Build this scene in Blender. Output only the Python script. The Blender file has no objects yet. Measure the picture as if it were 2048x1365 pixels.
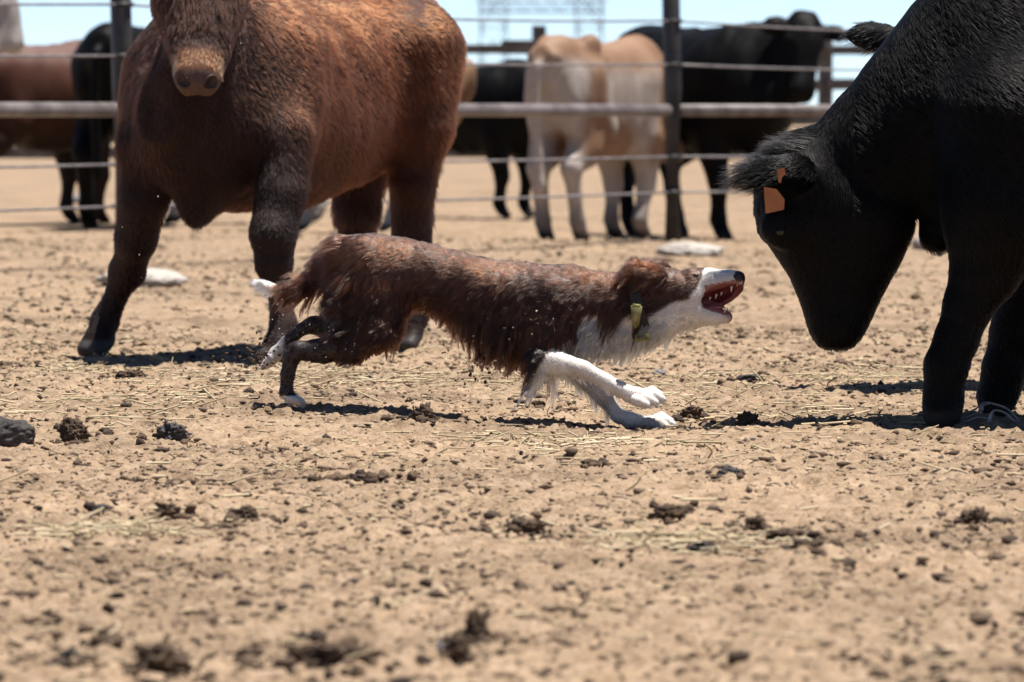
import bpy, bmesh, math, random
import numpy as np
from mathutils import Vector, Matrix
from mathutils.kdtree import KDTree
import openvdb as vdb

random.seed(7)
R_ = np.random.default_rng(7)
scene = bpy.context.scene
col = scene.collection

# ------------------------------------------------------------------ camera
CAM_H, HORIZON, FPX = 0.84, 228.0, 11378.0        # metres, photo row of the horizon, focal length in photo pixels
ALPHA = math.atan((682.5 - HORIZON) / FPX)
cam = bpy.data.cameras.new('camera')
cam.sensor_width, cam.lens = 36.0, 200.0
cam.clip_start, cam.clip_end = 0.5, 9000.0
cam.dof.use_dof, cam.dof.focus_distance, cam.dof.aperture_fstop = True, 15.45, 7.5
cam_ob = bpy.data.objects.new('camera', cam)
cam_ob.location = (0, 0, CAM_H)
cam_ob.rotation_euler = (math.pi / 2 - ALPHA, 0, 0)
col.objects.link(cam_ob)
scene.camera = cam_ob

# ------------------------------------------------------------------ light
SUN_DIR = Vector((0.20, 0.0, 0.98)).normalized()
w = bpy.data.worlds.new('World'); scene.world = w; w.use_nodes = True
wn = w.node_tree; bg = wn.nodes['Background']
sky = wn.nodes.new('ShaderNodeTexSky'); sky.sky_type = 'NISHITA'; sky.sun_disc = False
sky.sun_elevation = math.asin(SUN_DIR.z); sky.sun_rotation = math.atan2(SUN_DIR.x, SUN_DIR.y)
sky.altitude = 0; sky.air_density = 0.4; sky.dust_density = 0.0; sky.ozone_density = 1.0
wn.links.new(sky.outputs[0], bg.inputs[0]); bg.inputs[1].default_value = 0.082
sun = bpy.data.lights.new('sun', 'SUN'); sun.energy = 5.0; sun.angle = math.radians(0.53); sun.color = (1.0, 0.955, 0.89)
sun_ob = bpy.data.objects.new('sun', sun); sun_ob.rotation_euler = SUN_DIR.to_track_quat('Z', 'Y').to_euler(); sun_ob.location = (5, 5, 30)
col.objects.link(sun_ob)
vs = scene.view_settings
vs.view_transform, vs.look, vs.exposure, vs.gamma = 'Standard', 'None', 1.05, 1.0
vs.use_curve_mapping = False
scene.cycles.max_bounces = 6
scene.cycles.use_denoising = True

# ------------------------------------------------------------------ helpers
def P(px, py, Y):
    """world point at depth Y behind photo pixel (px, py)"""
    xc, yc = (px - 1024) / FPX, -(py - 682.5) / FPX
    ca, sa = math.cos(ALPHA), math.sin(ALPHA)
    d = Vector((xc, ca + yc * sa, -sa + yc * ca))
    return Vector((0, 0, CAM_H)) + d * (Y / d.y)

def tag(o, label=None, cat=None, group=None, kind=None):
    if label: o['label'] = label
    if cat: o['category'] = cat
    if group: o['group'] = group
    if kind: o['kind'] = kind
    return o

def empty(name, loc=(0, 0, 0), rz=0.0):
    o = bpy.data.objects.new(name, None); o.location = loc; o.rotation_euler = (0, 0, rz)
    o.empty_display_size = 0.1
    col.objects.link(o); return o

def mesh_obj(name, verts, faces, mat, parent=None, smooth=True, loc=None):
    me = bpy.data.meshes.new(name)
    me.from_pydata([tuple(v) for v in verts], [], [tuple(f) for f in faces])
    if smooth: me.shade_smooth()
    if mat: me.materials.append(mat)
    o = bpy.data.objects.new(name, me); col.objects.link(o)
    if parent: o.parent = parent
    if loc is not None: o.location = loc
    return o

def fast_mesh(name, V, F):
    """V n x 3, F m x 3 or m x 4 numpy -> mesh"""
    me = bpy.data.meshes.new(name)
    V = np.asarray(V, np.float32); F = np.asarray(F, np.int32); k = F.shape[1]
    me.vertices.add(len(V)); me.vertices.foreach_set('co', V.ravel())
    me.loops.add(F.size); me.loops.foreach_set('vertex_index', F.ravel())
    me.polygons.add(len(F)); me.polygons.foreach_set('loop_start', np.arange(len(F), dtype=np.int32) * k)
    me.polygons.foreach_set('loop_total', np.full(len(F), k, np.int32))
    me.update(calc_edges=True); me.validate()
    return me

# value noise ---------------------------------------------------------------
_LAT = np.random.default_rng(11).random((256, 256)).astype(np.float32)
def vnoise(x, y):
    x = np.asarray(x, np.float64); y = np.asarray(y, np.float64)
    xi = np.floor(x).astype(np.int64); yi = np.floor(y).astype(np.int64)
    fx = x - xi; fy = y - yi
    fx = fx * fx * (3 - 2 * fx); fy = fy * fy * (3 - 2 * fy)
    a = _LAT[xi & 255, yi & 255]; b = _LAT[(xi + 1) & 255, yi & 255]
    c = _LAT[xi & 255, (yi + 1) & 255]; d = _LAT[(xi + 1) & 255, (yi + 1) & 255]
    return (a * (1 - fx) + b * fx) * (1 - fy) + (c * (1 - fx) + d * fx) * fy
def fbm(x, y, o=4, g=0.5):
    s = 0; a = 1; t = 0
    for i in range(o):
        s = s + a * vnoise(x * 2 ** i + 17.3 * i, y * 2 ** i - 9.1 * i); t += a; a *= g
    return s / t
_L3 = np.random.default_rng(12).random((64, 64, 64)).astype(np.float32)
def noise3(p, f=1.0):
    q = np.asarray(p, np.float64) * f
    i = np.floor(q).astype(np.int64); t = q - i; t = t * t * (3 - 2 * t); i = i & 63; j = (i + 1) & 63
    r = 0
    for a in (0, 1):
        for b in (0, 1):
            for c in (0, 1):
                wgt = (t[..., 0] if a else 1 - t[..., 0]) * (t[..., 1] if b else 1 - t[..., 1]) * (t[..., 2] if c else 1 - t[..., 2])
                r = r + wgt * _L3[(j if a else i)[..., 0], (j if b else i)[..., 1], (j if c else i)[..., 2]]
    return r

# ------------------------------------------------------------------ materials
def mat_new(name):
    m = bpy.data.materials.new(name); m.use_nodes = True
    return m, m.node_tree, m.node_tree.nodes['Principled BSDF']
def N(t, typ, **kw):
    n = t.nodes.new(typ)
    for k, v in kw.items(): setattr(n, k, v)
    return n
def mat_noise(name, c1, c2, scale=8.0, rough=0.8, bump=0.0, bscale=None, metal=0.0, detail=6.0, spec=0.4, lo=0.35, hi=0.65, c3=None):
    m, t, b = mat_new(name)
    tc = N(t, 'ShaderNodeTexCoord')
    n = N(t, 'ShaderNodeTexNoise'); n.inputs['Scale'].default_value = scale; n.inputs['Detail'].default_value = detail
    t.links.new(tc.outputs['Object'], n.inputs['Vector'])
    r = N(t, 'ShaderNodeValToRGB'); r.color_ramp.elements[0].position = lo; r.color_ramp.elements[1].position = hi
    r.color_ramp.elements[0].color = (*c1, 1); r.color_ramp.elements[1].color = (*c2, 1)
    if c3:
        e = r.color_ramp.elements.new((lo + hi) / 2); e.color = (*c3, 1)
    t.links.new(n.outputs['Fac'], r.inputs[0]); t.links.new(r.outputs[0], b.inputs['Base Color'])
    b.inputs['Roughness'].default_value = rough; b.inputs['Metallic'].default_value = metal
    b.inputs['Specular IOR Level'].default_value = spec
    if bump:
        n2 = N(t, 'ShaderNodeTexNoise'); n2.inputs['Scale'].default_value = bscale or scale * 4; n2.inputs['Detail'].default_value = 5
        t.links.new(tc.outputs['Object'], n2.inputs['Vector'])
        bp = N(t, 'ShaderNodeBump'); bp.inputs['Strength'].default_value = bump; bp.inputs['Distance'].default_value = 0.01
        t.links.new(n2.outputs['Fac'], bp.inputs['Height']); t.links.new(bp.outputs[0], b.inputs['Normal'])
    return m
def mat_coat(name, rough=0.6, spec=0.3, bump=0.25, bscale=120.0, stretch=(1, 1, 1), sheen=0.0):
    """skin and short hair coloured by the mesh's own 'coat' colours"""
    m, t, b = mat_new(name)
    a = N(t, 'ShaderNodeAttribute'); a.attribute_name = 'coat'
    tc = N(t, 'ShaderNodeTexCoord'); mp = N(t, 'ShaderNodeMapping'); mp.inputs['Scale'].default_value = stretch
    t.links.new(tc.outputs['Object'], mp.inputs[0])
    n = N(t, 'ShaderNodeTexNoise'); n.inputs['Scale'].default_value = bscale; n.inputs['Detail'].default_value = 4
    t.links.new(mp.outputs[0], n.inputs['Vector'])
    mx = N(t, 'ShaderNodeMix', data_type='RGBA', blend_type='MULTIPLY'); mx.inputs[0].default_value = 0.5
    rp = N(t, 'ShaderNodeValToRGB'); rp.color_ramp.elements[0].position = 0.3; rp.color_ramp.elements[0].color = (.45, .45, .45, 1); rp.color_ramp.elements[1].position = 0.65
    t.links.new(n.outputs['Fac'], rp.inputs[0])
    t.links.new(a.outputs['Color'], mx.inputs[6]); t.links.new(rp.outputs[0], mx.inputs[7]); t.links.new(mx.outputs[2], b.inputs['Base Color'])
    bp = N(t, 'ShaderNodeBump'); bp.inputs['Strength'].default_value = bump; bp.inputs['Distance'].default_value = 0.006
    t.links.new(n.outputs['Fac'], bp.inputs['Height']); t.links.new(bp.outputs[0], b.inputs['Normal'])
    b.inputs['Roughness'].default_value = rough; b.inputs['Specular IOR Level'].default_value = spec
    b.inputs['Sheen Weight'].default_value = sheen
    return m
def mat_hair(name, rough=0.3, radial=0.5, rand=0.08, ior=1.55):
    m = bpy.data.materials.new(name); m.use_nodes = True; t = m.node_tree
    for n in list(t.nodes): t.nodes.remove(n)
    o = N(t, 'ShaderNodeOutputMaterial'); h = N(t, 'ShaderNodeBsdfHairPrincipled', parametrization='COLOR')
    a = N(t, 'ShaderNodeAttribute'); a.attribute_name = 'coat'
    t.links.new(a.outputs['Color'], h.inputs['Color']); t.links.new(h.outputs[0], o.inputs[0])
    h.inputs['Roughness'].default_value = rough; h.inputs['Radial Roughness'].default_value = radial
    h.inputs['IOR'].default_value = ior; h.inputs['Random Roughness'].default_value = rand; h.inputs['Offset'].default_value = math.radians(2)
    return m

# ------------------------------------------------------------------ solid modelling (signed distances on a grid, meshed once)
class Solid:
    def __init__(s): s.ops = []
    # every primitive: (kind, bbox lo, bbox hi, function, blend)
    def add(s, lo, hi, fn, k, neg=False): s.ops.append((np.array(lo, float), np.array(hi, float), fn, k, neg)); return s
    def cap(s, a, b, ra, rb, k=0.02, sq=None, neg=False):
        """tapered rod from a to b; sq = squash of one world axis (axis, factor)"""
        a = np.array(a, float); b = np.array(b, float); m = max(ra, rb) * (max(1, sq[1]) if sq else 1)
        def fn(X, Y, Z):
            ab = b - a; L2 = float(ab @ ab) + 1e-12
            t = np.clip(((X - a[0]) * ab[0] + (Y - a[1]) * ab[1] + (Z - a[2]) * ab[2]) / L2, 0, 1)
            d = [X - a[0] - t * ab[0], Y - a[1] - t * ab[1], Z - a[2] - t * ab[2]]
            f = 1.0
            if sq: d[sq[0]] = d[sq[0]] / sq[1]; f = min(1.0, sq[1])
            return (np.sqrt(d[0] ** 2 + d[1] ** 2 + d[2] ** 2) - (ra + t * (rb - ra))) * f
        return s.add(np.minimum(a, b) - m, np.maximum(a, b) + m, fn, k, neg)
    def chain(s, pts, k=0.02, sq=None, neg=False):
        for p, q in zip(pts, pts[1:]): s.cap(p[:3], q[:3], p[3], q[3], k, sq, neg)
        return s
    def ell(s, c, r, k=0.02, rot=None, neg=False):
        c = np.array(c, float); r = np.array(r, float); M = np.array(rot) if rot is not None else np.eye(3)   # rows = local axes
        m = max(r) if rot is not None else r
        def fn(X, Y, Z):
            q = [X - c[0], Y - c[1], Z - c[2]]
            l = [M[i][0] * q[0] + M[i][1] * q[1] + M[i][2] * q[2] for i in range(3)]
            k0 = np.sqrt(sum((l[i] / r[i]) ** 2 for i in range(3))) + 1e-9
            k1 = np.sqrt(sum((l[i] / r[i] ** 2) ** 2 for i in range(3))) + 1e-9
            return k0 * (k0 - 1) / k1
        return s.add(c - m, c + m, fn, k, neg)
    def loft(s, o, ax, up, st, k=0.02, n=2.0):
        """sections (t, centre, half height, half width) along ax from o; up = height direction; n = superellipse power"""
        o = np.array(o, float); ax = np.array(ax, float); ax /= np.linalg.norm(ax)
        up = np.array(up, float); up -= ax * (up @ ax); up /= np.linalg.norm(up); sd = np.cross(up, ax)
        st = np.array(st, float); T, C, Hh, Wd = st.T
        # finer, smoother stations
        tt = np.linspace(T[0], T[-1], 120); ker = np.ones(9) / 9
        def sm(v):
            q = np.interp(tt, T, v); return np.convolve(np.pad(q, 4, 'edge'), ker, 'valid')
        C2, H2, W2 = sm(C), sm(Hh), sm(Wd)
        pts = np.array([o + ax * t + up * (c + e * h) + sd * (g * w_) for t, c, h, w_ in st for e in (-1, 1) for g in (-1, 1)])
        def fn(X, Y, Z):
            q = [X - o[0], Y - o[1], Z - o[2]]
            t = ax[0] * q[0] + ax[1] * q[1] + ax[2] * q[2]; z = up[0] * q[0] + up[1] * q[1] + up[2] * q[2]; y = sd[0] * q[0] + sd[1] * q[1] + sd[2] * q[2]
            tc = np.clip(t, T[0], T[-1]); c = np.interp(tc, tt, C2); h = np.interp(tc, tt, H2); w_ = np.interp(tc, tt, W2)
            d = (((np.abs(y) / w_) ** n + (np.abs(z - c) / h) ** n) ** (1 / n) - 1) * np.minimum(w_, h)
            e = np.abs(t - tc)
            return np.where(e > 0, np.sqrt(np.maximum(d, 0) ** 2 + e ** 2) + np.minimum(d, 0) * 0, d)
        return s.add(pts.min(0), pts.max(0), fn, k)
    def mesh(s, name, vox):
        pos = [o for o in s.ops if not o[4]]
        lo = np.min([o[0] for o in pos], 0) - 4 * vox; hi = np.max([o[1] for o in pos], 0) + 4 * vox
        n = np.ceil((hi - lo) / vox).astype(int) + 1
        ax = [(lo[i] + np.arange(n[i]) * vox).astype(np.float32) for i in range(3)]
        big = np.float32(0.2); F = np.full(tuple(n), big, np.float32)
        for a, b, fn, k, neg in s.ops:
            m = k * 1.5 + 3 * vox
            i0 = np.maximum(np.floor((a - m - lo) / vox).astype(int), 0); i1 = np.minimum(np.ceil((b + m - lo) / vox).astype(int) + 1, n)
            if (i1 <= i0).any(): continue
            sl = tuple(slice(i0[i], i1[i]) for i in range(3))
            X = ax[0][sl[0]][:, None, None]; Y = ax[1][sl[1]][None, :, None]; Z = ax[2][sl[2]][None, None, :]
            d = fn(X, Y, Z).astype(np.float32); f = F[sl]
            if neg:
                d = -d; h = np.maximum(k - np.abs(f - d), 0) / k; F[sl] = np.maximum(f, d) + h * h * k * 0.25
            else:
                h = np.maximum(k - np.abs(f - d), 0) / k; F[sl] = np.minimum(f, d) - h * h * k * 0.25
        g = vdb.FloatGrid(float(big)); g.copyFromArray(np.clip(F, -big, big))
        pts, quads = g.convertToQuads(0.0)
        V = pts.astype(np.float32) * vox + lo.astype(np.float32)
        return V, quads[:, ::-1].astype(np.int32)

def tri_of(Q): return np.concatenate([Q[:, [0, 1, 2]], Q[:, [0, 2, 3]]])
def vnormals(V, Tn):
    fn = np.cross(V[Tn[:, 1]] - V[Tn[:, 0]], V[Tn[:, 2]] - V[Tn[:, 0]]); nn = np.zeros_like(V)
    for i in range(3): np.add.at(nn, Tn[:, i], fn)
    return nn / (np.linalg.norm(nn, axis=1, keepdims=True) + 1e-12)
def relax(V, Q, it=2, lam=0.5):
    E = np.concatenate([Q[:, [0, 1]], Q[:, [1, 2]], Q[:, [2, 3]], Q[:, [3, 0]]]); E = np.concatenate([E, E[:, ::-1]])
    cnt = np.bincount(E[:, 0], minlength=len(V)).astype(np.float32)[:, None] + 1e-6
    for _ in range(it):
        S = np.stack([np.bincount(E[:, 0], weights=V[E[:, 1], i], minlength=len(V)) for i in range(3)], 1)
        V = V + lam * (S / cnt - V)
    return V.astype(np.float32)

def body_from(solid, name, vox, coat_fn, mat, parent, it=2, swell=0.0, swf=6.0):
    V, Q = solid.mesh(name, vox); V = relax(V, Q, it)
    Tn = tri_of(Q); Nn = vnormals(V, Tn)
    if swell:                                # uneven flesh: muscles, ribs and folds of skin
        sg = 1.0 if np.mean(np.einsum('ij,ij->i', Nn, V - V.mean(0))) > 0 else -1.0
        hgt = sstep(0.25, 0.55, V[:, 2] / max(V[:, 2].max(), 0.01))
        q = V * np.array([1.0, 1.0, 0.45]); d = (noise3(q, swf) - 0.5) * 1.0 + (noise3(q + 9, swf * 2.3) - 0.5) * 0.45 + (noise3(V * np.array([2.2, 1, .35]) + 4, swf * 3.4) - 0.5) * 0.22
        V = V + Nn * (sg * swell * (0.25 + 0.75 * hgt) * d)[:, None]; V = V.astype(np.float32); Nn = vnormals(V, Tn)
    # make sure normals look outward
    c = V.mean(0)
    if np.mean(np.einsum('ij,ij->i', Nn, V - c)) < 0: Q = Q[:, ::-1].copy(); Tn = tri_of(Q); Nn = -Nn
    me = fast_mesh(name, V, Q); me.shade_smooth(); me.materials.append(mat)
    C = coat_fn(V, Nn).astype(np.float32)
    at = me.color_attributes.new('coat', 'FLOAT_COLOR', 'POINT')
    at.data.foreach_set('color', np.concatenate([C, np.ones((len(C), 1), np.float32)], 1).ravel())
    o = bpy.data.objects.new(name, me); col.objects.link(o); o.parent = parent
    return o, V, Tn, Nn

def fur(name, parent, V, Tn, Nn, n, mat, length, comb, coat, density=None, radius=0.0005, npts=6, per_clump=14, clump=0.6, lift=0.3, grav=0.15, wave=0.02, seed=1, jitter=0.25, tip=0.15):
    rg = np.random.default_rng(seed)
    A, B, Cc = V[Tn[:, 0]], V[Tn[:, 1]], V[Tn[:, 2]]
    ar = np.linalg.norm(np.cross(B - A, Cc - A), axis=1)
    if density is not None: ar = ar * density((A + B + Cc) / 3, Nn[Tn[:, 0]])
    idx = rg.choice(len(Tn), n, p=ar / ar.sum())
    u = rg.random((n, 2)); sw = u.sum(1) > 1; u[sw] = 1 - u[sw]; u0 = 1 - u.sum(1)
    wts = np.stack([u0, u[:, 0], u[:, 1]], 1)
    Rt = (V[Tn[idx]] * wts[:, :, None]).sum(1); Nr = (Nn[Tn[idx]] * wts[:, :, None]).sum(1); Nr /= np.linalg.norm(Nr, axis=1, keepdims=True) + 1e-9
    L = length(Rt, Nr) * (0.75 + 0.5 * rg.random(n))
    D = comb(Rt, Nr) + jitter * (noise3(Rt, 30.0)[:, None] - 0.5) * rg.choice([-1, 1], (1, 3)) + 0.18 * jitter * rg.normal(size=(n, 3))
    D = D - Nr * (D * Nr).sum(1, keepdims=True) * 0.9; D /= np.linalg.norm(D, axis=1, keepdims=True) + 1e-9
    lf = lift(Rt, Nr) if callable(lift) else lift
    if not np.isscalar(lf): lf = lf[:, None]
    D = D + Nr * lf * (0.6 + 0.8 * rg.random((n, 1))); D /= np.linalg.norm(D, axis=1, keepdims=True)
    t = np.linspace(0, 1, npts)[None, :, None]
    G = np.array([0, 0, -1.0])[None, None, :]
    ph = rg.random((n, 1, 3)) * 6.28
    Pt = D[:, None, :] * t + G * grav * t ** 2
    Pt = Pt + wave * np.sin(t * 6 + ph) * t
    Pw = Rt[:, None, :] + Pt * L[:, None, None]
    if per_clump > 1:
        ng = max(4, n // per_clump); kd = KDTree(ng)
        for i in range(ng): kd.insert(Rt[i], i)
        kd.balance()
        near = np.array([kd.find(Rt[i])[1] for i in range(n)])
        Gp = Rt[near][:, None, :] + Pt[near] * L[near][:, None, None]
        cl = clump(Rt, Nr)[:, None, None] if callable(clump) else clump
        k = cl * t ** 1.1; Pw = Pw * (1 - k) + Gp * k
    h = bpy.data.hair_curves.new(name); h.add_curves([npts] * n)
    h.attributes['position'].data.foreach_set('vector', Pw.astype(np.float32).ravel())
    ra = h.attributes.get('radius') or h.attributes.new('radius', 'FLOAT', 'POINT')
    rad = radius * (1 - (1 - tip) * np.linspace(0, 1, npts) ** 1.5)
    ra.data.foreach_set('value', np.tile(rad, n).astype(np.float32))
    Cl = coat(Rt, Nr) * (0.75 + 0.5 * rg.random((n, 1))); Cl = np.clip(Cl, 0.002, 0.9)
    ca = h.attributes.new('coat', 'FLOAT_COLOR', 'CURVE')
    ca.data.foreach_set('color', np.concatenate([Cl, np.ones((n, 1))], 1).astype(np.float32).ravel())
    h.materials.append(mat)
    o = bpy.data.objects.new(name, h); col.objects.link(o); o.parent = parent
    return o

def sstep(a, b, x): t = np.clip((x - a) / (b - a), 0, 1); return t * t * (3 - 2 * t)
def mixc(c1, c2, f): return np.array(c1)[None, :] * (1 - f[:, None]) + np.array(c2)[None, :] * f[:, None] if np.ndim(c1) == 1 else c1 * (1 - f[:, None]) + np.array(c2)[None, :] * f[:, None]

# ------------------------------------------------------------------ ground
def hbase(x, y):
    x = np.asarray(x, float); y = np.asarray(y, float)
    h = 0.040 * np.exp(-((x + 0.62) / 0.55) ** 2 - ((y - 15.75) / 0.8) ** 2)
    h = h - 0.016 * np.exp(-((x - 0.38) / 0.35) ** 2 - ((y - 15.3) / 0.7) ** 2)
    h = h + 0.030 * np.exp(-((x + 1.6) / 1.0) ** 2 - ((y - 17.2) / 1.0) ** 2)
    h = h + 0.03 * np.exp(-((x - 1.03) / 1.5) ** 2 - ((y - 36.5) / 1.2) ** 2)
    h = h - 0.07 * np.exp(-((x - 1.6) / 2.2) ** 2 - ((y - 41.0) / 3.0) ** 2)
    far = sstep(30, 70, y)
    h = h + far * 0.05 * (fbm(x * 0.3, y * 0.3, 2) - 0.5)
    return h
def hfine(x, y):
    n1 = (fbm(x * 3.0, y * 3.0, 3) - 0.5) * 0.020
    f1 = fbm(x * 17 + 3.7, y * 11 + 1.3, 3); c = sstep(0.55, 0.68, f1) * 0.009
    f2 = fbm(x * 38 + 9.0, y * 27, 2); c2 = sstep(0.55, 0.70, f2) * 0.008
    pit = -sstep(0.60, 0.72, fbm(x * 9 + 40, y * 6 + 8, 3)) * 0.012
    mic = (vnoise(x * 85, y * 60) - 0.5) * 0.007
    return n1 + c + c2 + pit + mic
def ground_z(x, y): return float(hbase(x, y) + hfine(np.asarray(x, float), np.asarray(y, float)))

def grow(start, step, ratio, end):
    out = []; v = start; s_ = step
    while v < end: s_ *= ratio; v += s_; out.append(v)
    return out
xd = list(np.arange(-2.05, 2.0501, 0.010)); xo = grow(2.05, 0.0095, 1.13, 3000)
xs = np.array([-v for v in xo[::-1]] + xd + xo)
yd = list(np.arange(8.0, 17.5, 0.014)); yo = grow(17.5, 0.014, 1.028, 4000); yb = grow(0, 0.014, 1.25, 60)
ys = np.array([8.0 - v for v in yb[::-1]] + yd + yo)
GX, GY = np.meshgrid(xs, ys, indexing='ij')
fade = (1 - sstep(2.2, 8, np.abs(GX))) * (1 - 0.8 * sstep(26, 80, GY)) * (1 - sstep(60, 150, GY))
GZ = hbase(GX, GY) + hfine(GX, GY) * np.maximum(fade, 0.0)
nx, ny = len(xs), len(ys)
ii = (np.arange(nx - 1)[:, None] * ny + np.arange(ny - 1)[None, :]).ravel()
quads = np.stack([ii, ii + ny, ii + ny + 1, ii + 1], 1)
gm = fast_mesh('ground', np.stack([GX, GY, GZ], -1).reshape(-1, 3), quads); gm.shade_smooth()
m, t, b = mat_new('dry_dirt')
tc = N(t, 'ShaderNodeTexCoord')
def tn(scale, detail=6, rough=0.6, vec=None):
    n = N(t, 'ShaderNodeTexNoise'); n.inputs['Scale'].default_value = scale; n.inputs['Detail'].default_value = detail; n.inputs['Roughness'].default_value = rough
    t.links.new(vec or tc.outputs['Object'], n.inputs['Vector']); return n
big = tn(1.1, 4); mid = tn(14, 6, 0.65); fine = tn(70, 5, 0.7)
def ramp(inp, stops):
    r = N(t, 'ShaderNodeValToRGB'); e = r.color_ramp.elements
    e[0].position, e[0].color = stops[0][0], (*stops[0][1], 1); e[1].position, e[1].color = stops[-1][0], (*stops[-1][1], 1)
    for p, c in stops[1:-1]: q = e.new(p); q.color = (*c, 1)
    t.links.new(inp, r.inputs[0]); return r
def mixn(fac, a, b_, blend='MIX'):
    x = N(t, 'ShaderNodeMix', data_type='RGBA', blend_type=blend)
    if isinstance(fac, float): x.inputs[0].default_value = fac
    else: t.links.new(fac, x.inputs[0])
    t.links.new(a, x.inputs[6]); t.links.new(b_, x.inputs[7]); return x
r_mid = ramp(mid.outputs['Fac'], [(0.30, (0.108, 0.070, 0.045)), (0.43, (0.211, 0.146, 0.096)), (0.56, (0.273, 0.195, 0.134)), (0.72, (0.326, 0.242, 0.172))])
r_fine = ramp(fine.outputs['Fac'], [(0.28, (0.55, 0.52, 0.48)), (0.5, (1, 1, 1)), (0.75, (1.18, 1.15, 1.08))])
r_big = ramp(big.outputs['Fac'], [(0.36, (0.64, 0.62, 0.61)), (0.48, (0.95, 0.95, 0.94)), (0.62, (1.08, 1.07, 1.05))])
x1 = mixn(1.0, r_mid.outputs[0], r_fine.outputs[0], 'MULTIPLY'); x2 = mixn(1.0, x1.outputs[2], r_big.outputs[0], 'MULTIPLY')
# chaff: pale thin flecks
mp = N(t, 'ShaderNodeMapping'); mp.inputs['Scale'].default_value = (30, 110, 30); mp.inputs['Rotation'].default_value = (0, 0, 0.5)
t.links.new(tc.outputs['Object'], mp.inputs[0]); ch = tn(3.0, 3, 0.5, mp.outputs[0])
r_ch = ramp(ch.outputs['Fac'], [(0.57, (0, 0, 0)), (0.67, (0.85, 0.85, 0.85))])
chc = N(t, 'ShaderNodeRGB'); chc.outputs[0].default_value = (0.36, 0.275, 0.16, 1)
x3 = mixn(r_ch.outputs[0], x2.outputs[2], chc.outputs[0])
t.links.new(x3.outputs[2], b.inputs['Base Color'])
b.inputs['Roughness'].default_value = 0.95; b.inputs['Specular IOR Level'].default_value = 0.15
bp = N(t, 'ShaderNodeBump'); bp.inputs['Strength'].default_value = 0.8; bp.inputs['Distance'].default_value = 0.008
t.links.new(fine.outputs['Fac'], bp.inputs['Height']); t.links.new(bp.outputs[0], b.inputs['Normal'])
gm.materials.append(m); M_DIRT = m
gob = bpy.data.objects.new('ground', gm); col.objects.link(gob); tag(gob, kind='structure')

# ------------------------------------------------------------------ loose clods, chaff and straw lying on the ground
def ico(sub=1):
    bm = bmesh.new(); bmesh.ops.create_icosphere(bm, subdivisions=sub, radius=1.0)
    V = np.array([v.co[:] for v in bm.verts]); F = np.array([[v.index for v in f.verts] for f in bm.faces]); bm.free(); return V, F
IV1, IF1 = ico(1); IV2, IF2 = ico(2); IV3, IF3 = ico(3); IV4, IF4 = ico(4); IV5, IF5 = ico(5)
def blob(seed, size, f=1.6, amp=0.45, V=IV2):
    """irregular lump"""
    off = np.random.default_rng(seed).random(3) * 50
    n = noise3(V * f + off) * 0.65 + noise3(V * f * 2.6 + off) * 0.35
    q = V * (1 + amp * 2 * (n[:, None] - 0.5)); return q * np.array(size)

def scatter_clods(name, n, yr, size, mat, kindlabel, seed):
    rg = np.random.default_rng(seed); Vs = []; Fs = []; Cs = []; k = 0
    bases = [blob(seed * 31 + i, (1, 1, 0.7), 2.0, 0.85, IV1) for i in range(12)]
    y = yr[0] + (yr[1] - yr[0]) * rg.random(n) ** 1.1; x = (rg.random(n) * 2 - 1) * (0.10 * y + 0.25)
    dens = fbm(x * 1.7 + 5, y * 1.1, 2); keep = dens > 0.38 + 0.22 * rg.random(n); x, y = x[keep], y[keep]
    z = hbase(x, y) + hfine(x, y)
    for i in range(len(x)):
        s_ = size[0] + (size[1] - size[0]) * rg.random() ** 4.0
        a = rg.random() * 6.28; c, sn = math.cos(a), math.sin(a)
        q = bases[i % 12] * np.array([s_ * (0.8 + 0.7 * rg.random()), s_, s_ * (0.6 + 0.5 * rg.random())])
        q = q @ np.array([[c, sn, 0], [-sn, c, 0], [0, 0, 1]]) + np.array([x[i], y[i], z[i] + s_ * 0.22])
        Vs.append(q); Fs.append(IF1 + k); k += len(q)
    me = fast_mesh(name, np.concatenate(Vs), np.concatenate(Fs)); me.materials.append(mat)
    o = bpy.data.objects.new(name, me); col.objects.link(o); return o
M_CLOD = mat_noise('dung_soil', (0.03, 0.02, 0.014), (0.13, 0.085, 0.053), 9, 0.95, 0.6, 90, c3=(0.065, 0.042, 0.027))
M_CLOD2 = mat_noise('tan_soil', (0.13, 0.088, 0.056), (0.28, 0.20, 0.135), 11, 0.95, 0.6, 90)
tag(scatter_clods('loose_dirt_crumbs', 5000, (8.0, 24), (0.003, 0.016), M_CLOD2, '', 3), kind='stuff')
tag(scatter_clods('dark_dirt_crumbs', 2800, (8.0, 24), (0.003, 0.018), M_CLOD, '', 5), kind='stuff')

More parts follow.
